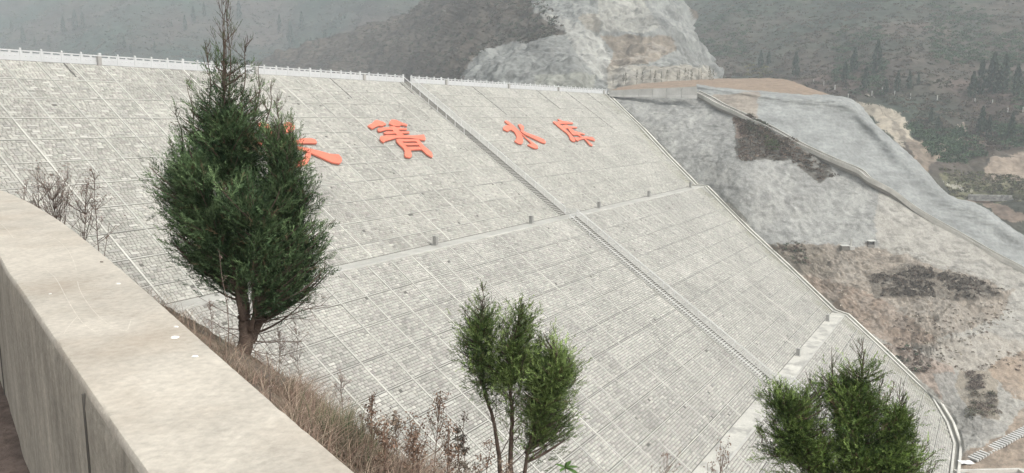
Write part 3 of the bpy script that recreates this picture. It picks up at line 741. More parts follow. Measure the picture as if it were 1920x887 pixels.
def dR(G):
    px = proj(G); x, y = px[..., 0], px[..., 1]
    rocky = inpoly(x, y, [(1600, 190), (1730, 200), (1800, 260), (1930, 280), (1930, 360), (1780, 350), (1700, 300)])
    return 6*fbm(G, 40, 5, 81)+1.6*fbm(G, 7, 4, 82)+rocky*2.2*np.abs(fbm(G*np.array([1, 1, .5]), 6, 4, 83))
def cR(px, py, G):
    c = grass_col((.098, .074, .060), (.048, .058, .042), 84, 45)(px, py, G)
    wx = px+26*fbm(G, 9, 6, 85, .65); wy_ = py+26*fbm(G, 9, 6, 86, .65)
    for poly, col, k in [([(1605, 200), (1635, 190), (1690, 212), (1712, 240), (1720, 262), (1690, 268), (1640, 235)], (.40, .35, .275), .95),
        ([(1700, 262), (1760, 262), (1785, 268), (1770, 290), (1740, 320), (1715, 295)], (.36, .29, .22), .85),
        ([(1795, 235), (1806, 228), (1812, 245), (1798, 280), (1793, 270)], (.40, .33, .26), .9),
        ([(1860, 290), (1920, 280), (2000, 290), (2000, 350), (1900, 358), (1850, 350), (1830, 345)], (.31, .25, .195), .85),
        ([(1765, 325), (1850, 338), (1930, 345), (2000, 380), (1930, 372), (1790, 372)], (.17, .165, .10), .85),
        ([(1790, 372), (1880, 375), (1960, 440), (1900, 420), (1840, 388)], (.24, .185, .145), .9),
        ([(1770, 340), (1800, 345), (1830, 355), (1795, 352)], (.42, .40, .34), .8),
        ([(1650, 205), (1760, 300), (1860, 340), (1830, 340), (1740, 320)], (.10, .085, .07), .5)]:
        m = inpoly(wx, wy_, poly)[..., None]*k; c = c*(1-m)+np.array(col)*m
    return c
GR, nR = patch('mountain', MR, 520, 420, dR, cR, M_far)
# valley floor
b = MB(); zf = Z3+O[2]-.55
vf = mesh('valley_floor', np.array([(-900, -400, zf), (900, -400, zf), (900, 1300, zf), (-900, 1300, zf)]), [(0, 1, 2, 3)], np.array([.30, .24, .18]))
ob('valley_floor', vf, M_terr, None, kind='structure')

# ------------------------------------------------------------------ near bank and parapet wall
_my = np.array([1.231, 1.365, 1.601, 1.928, 2.425, 3.259, 4.576, 6.229]); _mx = np.array([-.262, -.358, -.532, -.773, -1.135, -1.741, -2.744, -4.148])
_pf = np.polyfit(_my, _mx, 3); _yy = np.linspace(-1.5, 6.6, 28)
_xx = np.where(_yy > 1.0, np.polyval(_pf, _yy), np.polyval(_pf, 1.0)+(_yy-1.0)*np.polyval(np.polyder(_pf), 1.0))
_sl = np.polyval(np.polyder(_pf), 6.6)
outer = np.concatenate([np.stack([_xx, _yy], 1), [(_xx[-1]+_sl*q*1.04, 6.6+q) for q in (2, 5, 10, 18, 32, 55)]])
def dist_out(x, y):
    best = np.full(x.shape, 1e9); sgn = np.ones(x.shape)
    for k in range(len(outer)-1):
        a = outer[k]; b_ = outer[k+1]; d = b_-a; l2 = d@d
        t = np.clip(((x-a[0])*d[0]+(y-a[1])*d[1])/l2, 0, 1)
        qx, qy = x-a[0]-t*d[0], y-a[1]-t*d[1]; r = np.hypot(qx, qy)
        s_ = np.sign(qx*d[1]-qy*d[0]); m = r < best
        best = np.where(m, r, best); sgn = np.where(m, s_, sgn)
    return best*sgn
def bank_z(x, y):
    d = np.maximum(dist_out(x, y), -.3)
    z = np.where(d < 1.5, -1.0-.68*d, -2.02-1.25*(d-1.5))
    rise = np.interp(np.hypot(x, y), [0, 8, 20, 70], [0, 0, .6, 6])
    return z+rise*np.clip(1-d/30, 0, 1)
xs = np.concatenate([np.linspace(-6, 4, 180)]); ys = np.linspace(-1.5, 11, 220)
def bank_sheet(name, xs, ys, hole=None, amp=.06):
    X, Y = np.meshgrid(xs, ys, indexing='ij'); Z = bank_z(X, Y)
    G = np.stack([X, Y, Z], -1); Z = Z + amp*fbm(G, .5, 5, 91)+amp*.5*np.abs(fbm(G, .12, 3, 92)); Z = np.maximum(Z, zf-.4)
    dd = dist_out(X, Y)
    keep = (dd > -.06)
    if hole is not None:
        keep &= ~((X > hole[0]) & (X < hole[1]) & (Y > hole[2]) & (Y < hole[3]))
    G[..., 2] = Z; id_ = np.arange(X.size).reshape(X.shape)
    F = np.stack([id_[:-1, :-1], id_[1:, :-1], id_[1:, 1:], id_[:-1, 1:]], -1)
    k = keep[:-1, :-1] & keep[1:, 1:] & keep[1:, :-1] & keep[:-1, 1:]; F = F[k]
    m = np.clip(.5+1.3*fbm(G, .4, 4, 93), 0, 1)[..., None]
    c = np.array([.20, .15, .11])*(1-m)+np.array([.12, .105, .085])*m
    me = mesh(name, G.reshape(-1, 3), F.reshape(-1, 4), c.reshape(-1, 3), smooth=True)
    ob(name, me, M_soil, None, kind='structure')
bank_sheet('near_bank', xs, ys)
bank_sheet('near_bank', np.linspace(-75, 45, 240), np.linspace(-25, 90, 230), hole=(-5.5, 3.5, -1.0, 10.5), amp=.5)

def resample(pl, n):
    s_ = np.concatenate([[0], np.cumsum(np.linalg.norm(np.diff(pl, axis=0), axis=1))])
    sm = catmull(pl, 60*len(pl)); s2 = np.concatenate([[0], np.cumsum(np.linalg.norm(np.diff(sm, axis=0), axis=1))])
    return sm, s2
sm, s2 = resample(outer, 0)
ss = np.concatenate([np.arange(0, 12, .03), np.linspace(12, s2[-1], 120)])
ol = np.stack([np.interp(ss, s2, sm[:, 0]), np.interp(ss, s2, sm[:, 1])], 1)
tg = np.gradient(ol, axis=0); tg /= np.linalg.norm(tg, axis=1)[:, None]
inw = np.stack([-tg[:, 1], tg[:, 0]], 1)      # towards the road
inpts = np.array([(-.614, 1.229), (-.87, 1.583), (-1.337, 2.183), (-2.041, 3.019)])
mid = ol[(ol[:, 1] > 1.2) & (ol[:, 1] < 3.5)]
wd = np.mean([np.min(np.linalg.norm(ol-p, axis=1)) for p in inpts]); print('wall width', wd); wd = .30; wvar = np.interp(np.hypot(ol[:, 0], ol[:, 1]), [0, 1.3, 3.6, 6], [.28, .283, .368, .385])/.30
rise = np.interp(np.hypot(ol[:, 0], ol[:, 1]), [0, 8, 20, 70], [0, 0, .6, 6])
wall = empty('parapet_wall', 'low curved concrete parapet wall with a worn pale top in the foreground', 'wall', (0, 0, -1.4))
worg = np.array([0, 0, -1.4])
na = 36
prof_u = np.concatenate([[-.001, .0, .004], np.linspace(.010, wd-.010, na), [wd-.004, wd, wd+.001]])
prof_z = np.concatenate([[-.02, -.008, -.0015], np.zeros(na), [-.0015, -.008, -.02]])
V = ol[:, None, :]+inw[:, None, :]*(prof_u[None, :]*wvar[:, None])[..., None]
Zt = np.broadcast_to(-.6+prof_z, (len(ol), len(prof_u))) + rise[:, None]
G = np.concatenate([V, Zt[..., None]], -1)
dn = .0025*fbm(G, .5, 4, 95)+.0008*fbm(G, .02, 3, 96)
edge_ = np.minimum(prof_u+.01, wd+.01-prof_u)[None, :]
chip = -np.clip(fbm(G, .06, 4, 97)-.12, 0, 1)*.022*np.clip(1-edge_/.02, 0, 1)
G[..., 2] += dn+chip
G[..., :2] += inw[:, None, :]*(chip*.6*np.sign(wd/2-prof_u)[None, :])[..., None]*-1
id_ = np.arange(G.shape[0]*G.shape[1]).reshape(G.shape[:2])
F = np.stack([id_[:-1, :-1], id_[1:, :-1], id_[1:, 1:], id_[:-1, 1:]], -1).reshape(-1, 4)
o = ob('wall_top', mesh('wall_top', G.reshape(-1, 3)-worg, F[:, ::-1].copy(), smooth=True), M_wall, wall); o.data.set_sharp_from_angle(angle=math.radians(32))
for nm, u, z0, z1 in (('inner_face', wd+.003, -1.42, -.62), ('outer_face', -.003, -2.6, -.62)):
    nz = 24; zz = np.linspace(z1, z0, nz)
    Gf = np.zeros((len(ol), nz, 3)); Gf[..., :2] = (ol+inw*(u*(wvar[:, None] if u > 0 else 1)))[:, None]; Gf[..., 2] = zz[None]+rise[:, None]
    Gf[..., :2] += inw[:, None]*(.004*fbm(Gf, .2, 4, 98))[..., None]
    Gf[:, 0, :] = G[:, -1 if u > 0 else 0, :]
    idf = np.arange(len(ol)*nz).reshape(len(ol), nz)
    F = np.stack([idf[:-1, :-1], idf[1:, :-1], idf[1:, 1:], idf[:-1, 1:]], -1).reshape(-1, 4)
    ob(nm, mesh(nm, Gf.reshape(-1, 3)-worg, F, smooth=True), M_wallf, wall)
# dark joint down the inner face
b = MB()
for k, wj in ((int(np.argmin(np.abs(ol[:, 1]-1.83))), .0018), (int(np.argmin(np.abs(ol[:, 1]-3.9))), .0018)):
    p = np.array([*(ol[k]+inw[k]*(wd*wvar[k]+.006)), -1.4]); X = np.array([*tg[k], 0]); Y = np.array([*inw[k], 0])
    b.frame(p-worg, X, Y, UP, -wj, wj, -.004, .003, -1.4+1.4, .78, (.08, .07, .06))
b.build('construction_joint', M_dark, wall)
SCR = [[(30, 60), (150, 85), (280, 130), (350, 190), (390, 270), (400, 340), (420, 410), (480, 500), (560, 575), (640, 610), (665, 605)], [(230, 285), (290, 340), (340, 430), (380, 500), (430, 570), (500, 620)], [(400, 540), (365, 580), (330, 630)], [(0, 50), (40, 90), (70, 130)], [(350, 325), (370, 350), (405, 345)], [(665, 605), (680, 560)]]
def on_wall(px, py):
    r_ = P(px, py, 1.0); return r_*(-.6/r_[2])
for sc_ in SCR:
    pw = np.array([on_wall(x/2.7725, y/2.7725+400) for x, y in sc_]); pw = catmull(pw, 12*len(pw)); tt = np.gradient(pw, axis=0); tt /= np.linalg.norm(tt, axis=1)[:, None]
    sd2 = np.stack([-tt[:, 1], tt[:, 0], 0*tt[:, 0]], 1)*(.0011*(1+.5*np.sin(np.arange(len(pw))*1.7)))[:, None]
    Vv = np.concatenate([pw-sd2+UP*.0008, pw+sd2+UP*.0008]); m_ = len(pw)
    ob('scratch_mark', mesh('scratch_mark', Vv-worg, [(k, k+1, m_+k+1, m_+k) for k in range(m_-1)], np.array([.56, .52, .45])), M_wall2, wall)
# road by the wall
rl = ol+inw*(wd*.9); rr = ol+inw*(wd+2.8); V = np.concatenate([np.c_[rl, -1.38+rise], np.c_[rr, -1.36+rise]]); n_ = len(ol)
F = [(k, k+1, n_+k+1, n_+k) for k in range(n_-1)]
ob('path', mesh('path', V, F, np.array([.13, .10, .085])), M_soil, None, kind='structure')
# flecks on the wall top
def on_wall(px, py):
    r = P(px, py, 1.0); return r*(-.6/r[2])
for px, py, s_, lab in [(327, 634, .012, 'largest white fleck of paint lying near the wall edge'), (330, 614, .006, 'small white fleck just above the largest one on the wall'), (366, 670, .007, 'white fleck on the wall nearest the juniper trunk'),
                    (222, 533, .008, 'white fleck on the middle of the curved wall top'), (95, 552, .005, 'tiny white fleck near the inner wall edge'), (190, 492, .006, 'dark crumb of soil on the wall near its outer edge')]:
    p = on_wall(px, py)+UP*.001; b = MB(); k = 7
    rr_ = [s_*random.uniform(.6, 1.2) for _ in range(k)]
    pts = [(rr_[q]*math.cos(6.283*q/k)*1.4, rr_[q]*math.sin(6.283*q/k)*.8) for q in range(k)]
    cc = (.85, .83, .78) if 'white' in lab else (.12, .10, .08)
    b.add([(x, y, 0) for x, y in pts]+[(x*.8, y*.8, .003) for x, y in pts], [tuple(range(k, 2*k))]+[(q, (q+1) % k, k+(q+1) % k, k+q) for q in range(k)], cc)
    o = b.build('paint_fleck' if 'white' in lab else 'soil_crumb', M_dry); o.location = tuple(p); o['label'] = lab; o['category'] = 'fleck' if 'white' in lab else 'crumb'

# ------------------------------------------------------------------ plants: generators
def unit(v): v = np.asarray(v, float); return v/(np.linalg.norm(v)+1e-9)
def rnd_dir(r): v = r.normal(size=3); return unit(v)
def sprig_template(seed):
    r = np.random.default_rng(seed); Q = []
    def leaf(p, d, l, w_, nrm):
        d = unit(d); sx = unit(np.cross(d, nrm))*w_/2
        Q.append([p-sx*.5, p+d*l*.45-sx, p+d*l, p+d*l*.45+sx])
    nrm = np.array([0, 0, 1.])
    leaf(np.zeros(3), (1, 0, 0), 1.0, .035, nrm)
    for k in range(9):
        x = .08+.84*k/8; sd_ = 1 if k % 2 else -1; L_ = (.42-.20*x)*r.uniform(.7, 1.35); an_ = r.uniform(0, 6.283)
        d = unit(np.array([1.0, .8*math.cos(an_), .8*math.sin(an_)])); p = np.array([x, 0, 0.])
        leaf(p, d, L_, .06, unit(nrm+r.normal(size=3)*.4))
        for f in (.5,):
            leaf(p+d*L_*f, unit(d+np.array([.2, -sd_*r.uniform(.2, .9), r.uniform(-.4, .4)])), L_*.5, .05, unit(nrm+r.normal(size=3)*.5))
    return np.array(Q)
SPR = [sprig_template(100+k) for k in range(8)]
def place_sprigs(pos, dirs, size, cols, r, out, thin=.85):
    for k in range(len(pos)):
        d = unit(dirs[k]); a = unit(np.cross(d, rnd_dir(r))); b_ = np.cross(d, a)
        R = np.stack([d, a, b_], 0); q = (SPR[r.integers(8)]*np.array([1.1, thin, thin]))@R*size[k]+pos[k]
        out[0].append(q.reshape(-1, 3)); tipc = np.array([1.0, 1.35, 1.35, 1.15]) if False else 1
        out[1].append(np.repeat(cols[k]*r.uniform(.55, 1.5, (q.shape[0], 1)), 4, 0))
def stem_pts(px_list, d):
    out = []
    for q in px_list: out.append(P(q[0], q[1], d+(q[2] if len(q) > 2 else 0)))
    return np.array(out)
def branchy(mb, p, d, L, r0, depth, r, c, ang=.7, gn=5, upb=.12, taper=.25, leafs=None):
    n = max(3, int(4+L*6)); pts = [np.array(p)]; dd = unit(d)
    for k in range(n):
        dd = unit(dd+r.normal(size=3)*.10+UP*upb*.4); pts.append(pts[-1]+dd*L/n)
    pts = np.array(pts); mb.tube(pts, np.linspace(r0, r0*taper, len(pts)), 4 if r0 < .008 else 6, c, cap=False)
    if leafs is not None: leafs.append((pts[-1], dd))
    if depth > 0:
        for k in range(gn):
            f = r.uniform(.2, .98); i = min(int(f*n), n-1); q = pts[i]+(pts[i+1]-pts[i])*(f*n-i)
            nd = unit(unit(pts[i+1]-pts[i])*math.cos(ang)+rnd_dir(r)*math.sin(ang)+UP*upb)
            branchy(mb, q, nd, L*r.uniform(.25, .5)*(1.15-f*.6), r0*.55*(1-.4*f), depth-1, r, c, ang, gn, upb, taper, leafs)
BARKC = (.115, .085, .068)
def juniper(label, d, stems, clumps, leaders, dead, seed, cat='juniper tree', scl=.12, green=((.028, .056, .028), (.130, .190, .085))):
    r = np.random.default_rng(seed); m_px = d/FPX
    base = stem_pts(stems[0][0][:1], d)[0]
    t = empty('juniper_tree', label, cat, tuple(base)); org = base
    SP_ = []
    for si, (pl, r0, r1) in enumerate(stems):
        pts = catmull(stem_pts(pl, d), 14*len(pl)); pts = pts + np.array([fbm(pts*1.0, .15, 3, seed+si), fbm(pts, .15, 3, seed+9+si), 0*pts[:, 0]]).T*.012
        SP_.append(pts); b = MB()
        rad = np.linspace(r0, r1, len(pts))
        if si == 0: rad = rad*(1+.5*np.exp(-np.arange(len(pts))/4.))
        b.tube(pts, rad, 10, BARKC); V = b.v[0]; V += (.12*r0*fbm(V, .02, 3, 7))[:, None]*np.array([1, 1, 0])
        b.build('trunk' if si == 0 else 'limb', M_bark, t, origin=org, smooth=True)
    allst = np.concatenate(SP_)
    out = ([], []); tw = MB()
    for (cx_, cy_, rx, ry, nb, dens, dz_) in clumps:
        c0 = P(cx_, cy_, d+dz_); Rx, Ry = rx*m_px, ry*m_px; Rd = (Rx+Ry)/2
        for q in range(nb):
            v = rnd_dir(r); v[2] = v[2]*.9+.1
            rr = r.uniform(.40, 1.0)**.6*(1.0 if r.random() < .62 else r.uniform(1.0, 1.36))
            tgt = c0 + v*np.array([Rx, Rd, Ry])*rr
            below = allst[(allst[:, 2] < tgt[2]-.02)]
            if len(below) == 0: below = allst
            dist = np.linalg.norm(below[:, :2]-tgt[:2], axis=1)+np.abs((tgt[2]-below[:, 2])-.7*np.linalg.norm(below[:, :2]-tgt[:2], axis=1))*.8
            o_ = below[np.argmin(dist)]
            L = np.linalg.norm(tgt-o_); n = 8; u = np.linspace(0, 1, n)[:, None]
            ctrl = o_*.5+tgt*.5 + np.array([0, 0, -.12*L]) + r.normal(size=3)*.05*L
            pts = (1-u)**2*o_+2*u*(1-u)*ctrl+u*u*tgt
            tw.tube(pts, np.linspace(.007, .0018, n)*(1+L), 4, BARKC, cap=False)
            ns = int(dens*2.3*r.uniform(.5, 1.3)); near = min(L, Rd*1.5+.12)
            uu = 1-(near/max(L, .01))*r.uniform(0, 1, ns)**1.0; uu = np.clip(uu, .12, 1)[:, None]
            ps = (1-uu)**2*o_+2*uu*(1-uu)*ctrl+uu*uu*tgt
            td = unit(tgt-ctrl)
            offs = r.normal(size=(ns, 3))*.045
            ps = ps+offs
            dr = td[None]*1.0+offs/.06*.30+np.array([0, 0, .40])+(ps-np.array([allst[:, 0].mean(), allst[:, 1].mean(), c0[2]]))*.3+r.normal(size=(ns, 3))*.5
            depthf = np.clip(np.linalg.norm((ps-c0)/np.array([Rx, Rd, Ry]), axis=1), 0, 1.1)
            mix = np.clip(.12+.45*depthf**2+.30*(ps[:, 2]-c0[2])/Ry+r.normal(size=ns)*.16, 0, 1)[:, None]  # crown shading put into the colour: darker inside each clump, lighter on top
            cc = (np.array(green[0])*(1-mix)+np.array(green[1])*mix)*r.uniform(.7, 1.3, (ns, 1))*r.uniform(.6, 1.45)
            br = r.random(ns) < .035; cc[br] = (.13, .10, .06)
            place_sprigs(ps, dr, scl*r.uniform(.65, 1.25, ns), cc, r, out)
    # thin feathery leaders above the crown, sparsely leafed
    for (x0, y0, x1, y1, nl) in leaders:
        a = P(x0, y0, d); b_ = P(x1, y1, d+r.uniform(-.05, .05)); L = np.linalg.norm(b_-a); ends = []
        u = np.linspace(0, 1, 10)[:, None]; pts = a*(1-u)+b_*u+np.stack([.012*np.sin(u[:, 0]*7+seed), 0*u[:, 0], 0*u[:, 0]], 1)
        tw.tube(pts, np.linspace(.0060, .0018, 10), 5, BARKC, cap=False)
        for k in range(nl):
            f = r.uniform(.05, .97); q = a*(1-f)+b_*f; side = rnd_dir(r); side[2] = abs(side[2])*.5+.7
            branchy(tw, q, side, L*r.uniform(.14, .34)*(1.15-f*.75), .003, 1, r, BARKC, .6, 7, .3, .4, ends)
        E2 = [e for e in ends if e[0][2] < a[2]+(b_[2]-a[2])*r.uniform(.55, 1.1)]*2
        if E2:
            ps = np.array([e[0] for e in E2]); dr = np.array([e[1] for e in E2])
            cc = np.tile(np.array((.085, .11, .05)), (len(ps), 1))*r.uniform(.7, 1.2, (len(ps), 1)); place_sprigs(ps, dr, scl*r.uniform(.3, .5, len(ps)), cc, r, out, .5)
    for (x0, y0, x1, y1, r0) in dead:   # bare side branches
        a = P(x0, y0, d); b_ = P(x1, y1, d+r.uniform(-.3, .3)); branchy(tw, a, b_-a, np.linalg.norm(b_-a), r0, 2, r, (.15, .115, .095), .75, 4, .05)
    tw.build('branches', M_bark, t, origin=org, kind='stuff')
    V = np.concatenate(out[0]); C = np.concatenate(out[1]); F = np.arange(len(V)).reshape(-1, 4)
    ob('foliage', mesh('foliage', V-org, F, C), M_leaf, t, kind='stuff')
    print('juniper quads', len(F))
    return t
juniper('large dark green juniper with a bare forked top standing outside the parapet wall', 6.2,
  [([(448, 676), (462, 640), (460, 600), (455, 540), (452, 470), (440, 380), (428, 300), (422, 200), (418, 60)], .066, .006),
   ([(470, 640, .05), (486, 600, .08), (490, 560, .1), (500, 490, .1), (530, 400, .1), (545, 300, .1)], .042, .006),
   ([(458, 600, -.03), (446, 560, -.05), (440, 500, -.08), (400, 420, -.1), (370, 340, -.1)], .030, .006),
   ([(470, 620, -.05), (478, 580, -.1), (474, 520, -.15), (480, 420, -.2)], .022, .006)],
  [(428, 150, 38, 50, 16, 6, 0), (430, 200, 80, 42, 34, 8, 0), (380, 238, 52, 36, 24, 10, 0), (465, 240, 60, 38, 28, 11, 0), (425, 275, 92, 48, 52, 18, 0), (365, 310, 62, 55, 36, 20, .05), (500, 310, 68, 60, 44, 20, 0),
   (440, 360, 120, 65, 70, 24, -.05), (350, 375, 55, 50, 34, 21, 0), (555, 365, 48, 55, 32, 20, .05), (450, 430, 125, 55, 64, 23, 0), (555, 435, 55, 48, 34, 20, 0), (385, 440, 52, 42, 24, 17, 0), (372, 478, 42, 26, 14, 10, 0),
   (520, 480, 80, 48, 42, 20, 0), (572, 505, 42, 46, 36, 17, 0), (505, 525, 66, 40, 26, 14, 0), (430, 495, 60, 34, 20, 13, 0), (545, 548, 44, 20, 8, 6, 0), (575, 455, 40, 40, 22, 16, 0), (365, 455, 44, 34, 18, 12, 0), (400, 515, 30, 22, 8, 6, 0), (520, 250, 26, 34, 9, 8, .1)],
  [(424, 200, 417, -30, 16), (432, 190, 426, 2, 14), (395, 215, 388, 75, 14), (452, 210, 463, 70, 10), (365, 255, 352, 150, 8), (520, 285, 522, 175, 11), (480, 220, 488, 120, 9), (540, 300, 548, 215, 7), (500, 235, 512, 150, 6), (345, 290, 330, 200, 6)],
  [(470, 590, 640, 545, .008), (478, 610, 600, 575, .007), (480, 640, 560, 640, .006), (450, 560, 345, 535, .006), (452, 620, 400, 600, .005), (480, 600, 560, 600, .006), (475, 640, 520, 590, .005), (455, 640, 380, 580, .004), (480, 560, 590, 560, .006), (470, 655, 545, 670, .004), (470, 650, 520, 700, .004), (472, 630, 560, 610, .004), (470, 645, 590, 640, .0035), (480, 600, 610, 600, .004), (478, 615, 540, 680, .0035), (455, 600, 370, 545, .004), (452, 640, 400, 640, .0035), (480, 580, 650, 560, .0045), (475, 655, 500, 600, .003), (470, 660, 560, 690, .003)], 11, scl=.088)
juniper('slender many stemmed young juniper leaning right in the bottom centre', 6.0,
  [([(962, 960), (958, 860), (960, 780), (958, 700), (965, 640), (975, 580)], .024, .004),
   ([(940, 960, .05), (935, 850, .05), (922, 780, .05), (905, 720, .05), (902, 650, .05), (905, 560, .05)], .021, .004),
   ([(975, 950, -.05), (990, 850, -.05), (1010, 780, -.05), (1035, 720, -.05), (1045, 670, -.05)], .019, .004),
   ([(985, 850, .08), (1000, 800, .1), (1005, 740, .1), (1000, 680, .1)], .012, .004)],
  [(905, 615, 30, 32, 14, 11, 0), (898, 655, 34, 34, 20, 16, 0), (912, 700, 32, 38, 18, 12, 0), (968, 640, 30, 30, 14, 12, 0), (965, 680, 42, 34, 22, 14, 0), (1012, 690, 42, 36, 24, 16, 0), (1045, 722, 36, 42, 26, 18, 0), (1038, 775, 42, 42, 30, 18, 0), (1000, 745, 32, 42, 14, 11, 0), (1050, 805, 28, 28, 14, 12, 0), (935, 680, 34, 40, 14, 9, 0), (992, 715, 40, 40, 14, 9, 0), (905, 590, 26, 40, 14, 8, 0), (980, 605, 24, 40, 14, 8, 0), (1060, 700, 30, 34, 12, 9, 0), (1015, 650, 30, 34, 10, 7, 0), (925, 730, 26, 30, 8, 7, 0), (945, 745, 40, 40, 12, 6, 0), (990, 790, 44, 40, 14, 6, 0), (1030, 690, 44, 44, 16, 9, 0), (950, 640, 30, 34, 10, 7, 0), (1000, 830, 40, 30, 8, 5, 0)],
  [(903, 610, 907, 530, 12), (975, 620, 978, 560, 10), (940, 650, 945, 600, 6), (1035, 700, 1030, 650, 7), (1062, 715, 1070, 665, 6), (885, 620, 872, 580, 6), (1010, 680, 1014, 630, 6)],
  [(957, 800, 1010, 740, .005), (940, 850, 975, 780, .005), (955, 850, 990, 780, .004), (960, 870, 1030, 820, .005), (925, 800, 950, 730, .004), (985, 860, 1020, 800, .004), (950, 880, 990, 820, .003), (1000, 800, 980, 740, .003), (962, 760, 930, 700, .003), (958, 820, 920, 770, .003), (960, 760, 1000, 700, .003), (1005, 800, 1050, 780, .0035), (990, 860, 1050, 840, .0035), (930, 800, 900, 760, .003), (958, 900, 1010, 850, .003), (965, 700, 990, 660, .003), (1010, 780, 1030, 820, .003), (955, 780, 985, 740, .003), (945, 900, 975, 860, .003)], 23, scl=.078, green=((.045, .080, .028), (.23, .31, .10)))
juniper('bushy green juniper with bare upright tips in the bottom right', 7.0,
  [([(1610, 1120), (1612, 980), (1610, 880), (1608, 800), (1612, 740), (1620, 660)], .04, .005),
   ([(1600, 1060), (1560, 960), (1520, 880), (1490, 820), (1470, 770)], .025, .005),
   ([(1615, 1000), (1650, 920), (1675, 850), (1688, 800)], .022, .005)],
  [(1598, 752, 62, 42, 34, 14, 0), (1555, 775, 66, 50, 34, 17, 0), (1640, 775, 50, 36, 22, 12, 0), (1620, 830, 85, 50, 50, 22, 0), (1560, 860, 60, 45, 30, 18, 0), (1655, 870, 70, 50, 38, 20, 0), (1600, 900, 100, 50, 44, 20, 0), (1476, 762, 36, 40, 20, 12, 0), (1480, 805, 48, 34, 24, 16, 0), (1450, 840, 32, 26, 12, 11, 0), (1500, 850, 30, 26, 10, 9, 0),
   (1700, 890, 58, 40, 24, 12, 0), (1480, 905, 30, 20, 8, 8, 0), (1655, 800, 50, 30, 14, 10, 0), (1530, 815, 60, 50, 24, 11, 0), (1575, 715, 40, 44, 18, 8, 0), (1622, 712, 40, 48, 20, 8, 0), (1690, 790, 34, 50, 16, 8, 0), (1720, 860, 34, 34, 14, 9, 0), (1455, 745, 26, 34, 12, 8, 0), (1540, 740, 34, 34, 12, 8, 0), (1560, 745, 34, 30, 10, 8, 0)],
  [(1565, 780, 1560, 650, 13), (1608, 780, 1620, 632, 14), (1540, 760, 1512, 700, 7), (1590, 770, 1588, 690, 9), (1640, 790, 1655, 700, 9), (1685, 830, 1690, 708, 12), (1700, 860, 1722, 800, 6), (1460, 770, 1456, 715, 8), (1475, 775, 1490, 745, 5), (1712, 900, 1712, 820, 8), (1735, 920, 1755, 870, 6), (1650, 780, 1672, 735, 7), (1430, 830, 1418, 795, 4)],
  [(1560, 950, 1510, 880, .006), (1540, 920, 1480, 900, .005), (1500, 850, 1440, 870, .004)], 37, scl=.095, green=((.045, .082, .026), (.23, .32, .09)))

# ------------------------------------------------------------------ dry grass on the near bank
r = np.random.default_rng(77)
def blades(name, pts, hmin, hmax, wid, cols, matx, lean=.5, seg=3, parent=None, label=None, cat=None):
    Vs, Cs = [], []
    n = len(pts); h = r.uniform(hmin, hmax, n); az = r.uniform(0, 6.283, n); ln = r.uniform(.15, 1, n)*lean
    dirx = np.stack([np.cos(az), np.sin(az), 0*az], 1); sx = np.stack([-np.sin(az+.6), np.cos(az+.6), 0*az], 1)
    ci = r.integers(len(cols), size=n); c = np.array(cols)[ci]*r.uniform(.75, 1.2, (n, 1))
    rows = []
    for k in range(seg+1):
        f = k/seg; p = pts + dirx*(h*ln*f*f)[:, None]+UP*(h*f*(1-.35*ln*f))[:, None]; w_ = wid*(1-f*.92)
        rows.append(p-sx*w_); rows.append(p+sx*w_)
    V = np.stack(rows, 1).reshape(-1, 3); m = 2*(seg+1)
    F1_ = np.array([(2*k, 2*k+1, 2*k+3, 2*k+2) for k in range(seg)])
    F = (F1_[None]+m*np.arange(n)[:, None, None]).reshape(-1, 4)
    o = ob(name, mesh(name, V, F, np.repeat(c, m, 0)), matx, None, kind='stuff')
    if label: o['label'] = label; o['category'] = cat
    return o
cx_ = r.uniform(-5, 2.2, 400000); cy_ = r.uniform(.6, 9, 400000); dd = dist_out(cx_, cy_)
z_ = bank_z(cx_, cy_); pp_ = proj(np.stack([cx_, cy_, z_], 1))
dn_ = np.where(pp_[:, 0] < 420, .10, np.where(pp_[:, 0] < 540, .28, 1.0))
dn_ = dn_*np.clip(.30+2.6*fbm(np.stack([cx_, cy_, 0*cx_], 1), .35, 3, 5), 0, 1)
k_ = (dd > .10) & (dd < 1.75) & (pp_[:, 0] > 200) & (pp_[:, 0] < 1000) & (pp_[:, 1] < 1150) & (r.random(len(dd)) < dn_)
gp = np.stack([cx_, cy_, z_], 1)[k_][:26000]
blades('dry_grass', gp, .05, .24, .0020, [(.31, .235, .175), (.23, .16, .12), (.14, .10, .078), (.40, .32, .24), (.22, .15, .12), (.14, .125, .085)], M_dry, 1.7, label='dry brown grass matted along the bank outside the parapet', cat='grass')
tuft = np.array([P(652, 812, 3.55)]) + r.normal(size=(700, 3))*[.09, .09, .015]
tuft[:, 2] = bank_z(tuft[:, 0], tuft[:, 1])
blades('green_grass_tuft', tuft, .12, .30, .0025, [(.10, .125, .065), (.13, .14, .08), (.22, .19, .12)], M_dry, .8, label='small tuft of green grass among the dry grass beside the wall', cat='grass')
